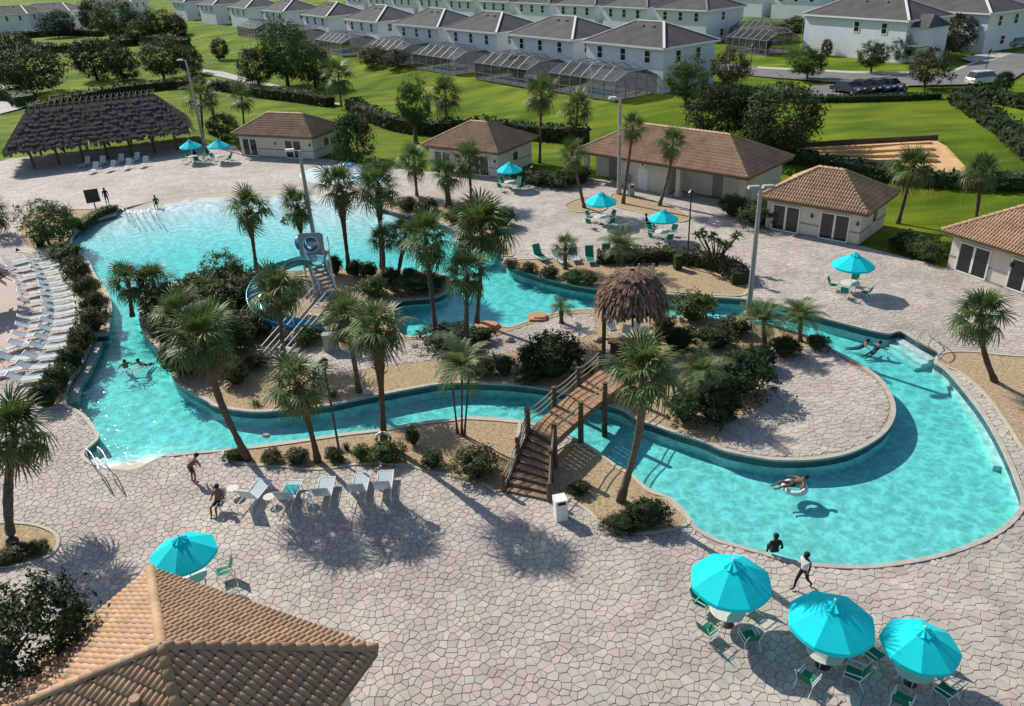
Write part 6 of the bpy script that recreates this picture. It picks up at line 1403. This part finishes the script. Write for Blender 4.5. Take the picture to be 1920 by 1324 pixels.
person(SITP, ED, RD, [('black', lambda c: c.z > .06 and c.z < .62), ('skin_d', T)], at(1453, 1041)+Vector((0, .05, .05)), 'person in black shirt sitting on the right pool edge', 1.0, radians(180), 'black')
person(BENDP, ED, RD, [('swim', lambda c: .66 < c.z < .98 and c.y > -.05), ('skin', T)], at(365, 905), 'person in swimwear bending forward on the deck beside the left pool', .98, radians(150), 'black')
person(CHAIRP, ED, RD, [('swim', lambda c: c.z < .60 and c.y > -.25), ('skin', T)], at(412, 958), 'person in swimwear sitting on a chair left of the near loungers', 1.0, radians(-10), 'black')
copy_tree(CHW, at(412, 958), radians(-10), 'white chair holding the seated person left of the near loungers', 'chairs by the near loungers')
person(LIEP, ED, RD, [('swim', lambda c: -.18 < c.y < .10 and abs(c.x) < .24), ('skin', T)], at(1484, 915, WATER_Z)+Vector((0, 0, .06)), 'person lying on an inflatable ring in the right pool', 1.0, radians(-78), 'black')
m = MB(); m.tube([Vector((.46*cos(a), .46*sin(a), .06)) for a in np.linspace(0, 2*pi, 25)], .12, 10, 0, False); o = m.build('inflatable_ring', 'white', None, True); o.location = at(1490, 916, WATER_Z); tag(o, 'white inflatable ring floating in the right pool', 'float')
for i, (x, y, rz, l) in enumerate([(235,684,30,'left of two swimmers splashing in the left pool'),(263,682,-20,'right of two swimmers splashing in the left pool'),(1622,646,60,'left of two swimmers beside the right pool steps'),(1646,651,110,'right of two swimmers beside the right pool steps'),(531,414,40,'swimmer far out in the bright main pool')]):
    person(SWIMP, ED, RD, [('swim', lambda c: c.y > .05), ('skin', T)], at(x, y, WATER_Z), l, .95, radians(rz), 'black')
person(pose(), ED, RD, DRK, at(203, 384), 'person in dark clothes standing by the sign at the main pool corner', 1.0, radians(20), 'black')
person(SITP, ED, RD, [('sling_g', lambda c: .06 < c.z < .62), ('skin', T)], at(294, 384)+Vector((0, 0, .06)), 'person in green sitting at the edge of the main pool', 1.0, radians(10), 'black')
for i, (x, y, rz, l) in enumerate([(368,300,40,'left person in dark clothes seated under the far umbrellas'),(388,298,-30,'right person in dark clothes seated under the far umbrellas'),(1216,428,80,'person in dark clothes seated left under the washroom umbrella')]):
    person(CHAIRP, ED, RD, DRK, at(x, y), l, 1.0, radians(rz), 'black')
    copy_tree(CH, at(x, y), radians(rz), 'green chair holding the %s' % l.replace(' in dark clothes', ''), 'chairs of seated people')
# foam of the splashing swimmers
for i, (x, y, l) in enumerate([(240,698,'white splash beside the left of two left pool swimmers'),(258,694,'white splash beside the right of two left pool swimmers')]):
    p = at(x, y, WATER_Z); b = MB(); r = random.Random(i)
    for _ in range(60):
        q = Vector((r.gauss(0, .35), r.gauss(0, .25), abs(r.gauss(0, .07)))); s = r.uniform(.02, .06); b.ball(q, s, 5, 3)
    o = b.build('splash', 'foam'); o.location = p; tag(o, l, 'splash', 'splashes in the left pool')
# thatched parasol just outside the left edge, whose shade falls on the plaza
S0 = at(8, 612); t = thing('thatched_parasol', 'thatched parasol at the left edge shading the pink plaza', 'parasol', (S0.x-2.7, S0.y+3.0, 0)); b = MB(); b.tube([(0, 0, 0), (0, 0, 3.2)], .10, 8); b.build('post', 'wood', t)
b = MB(); b.lathe([(2.0, 2.5), (1.2, 2.95), (.05, 3.6)], n=16); o = b.build('canopy', 'thatch_l', t); b = MB(); r = random.Random(3)
for k in range(260):
    a = r.uniform(0, 6.28); R_ = r.uniform(.3, 1.9); z = 3.6-R_*.52; d = Vector((cos(a), sin(a), -.5)); s_ = Vector((-sin(a), cos(a), 0))*.06; c = Vector((R_*cos(a), R_*sin(a), z+.06)); l_ = r.uniform(.4, .9); b.add([c-s_, c+s_, c+s_+d*l_, c-s_+d*l_], [(0, 1, 2, 3)], 0, (r.uniform(.5, 1.5),)*3)
o2 = b.build('thatch', 'thatch_l', o, False, True); o2['kind'] = 'stuff'
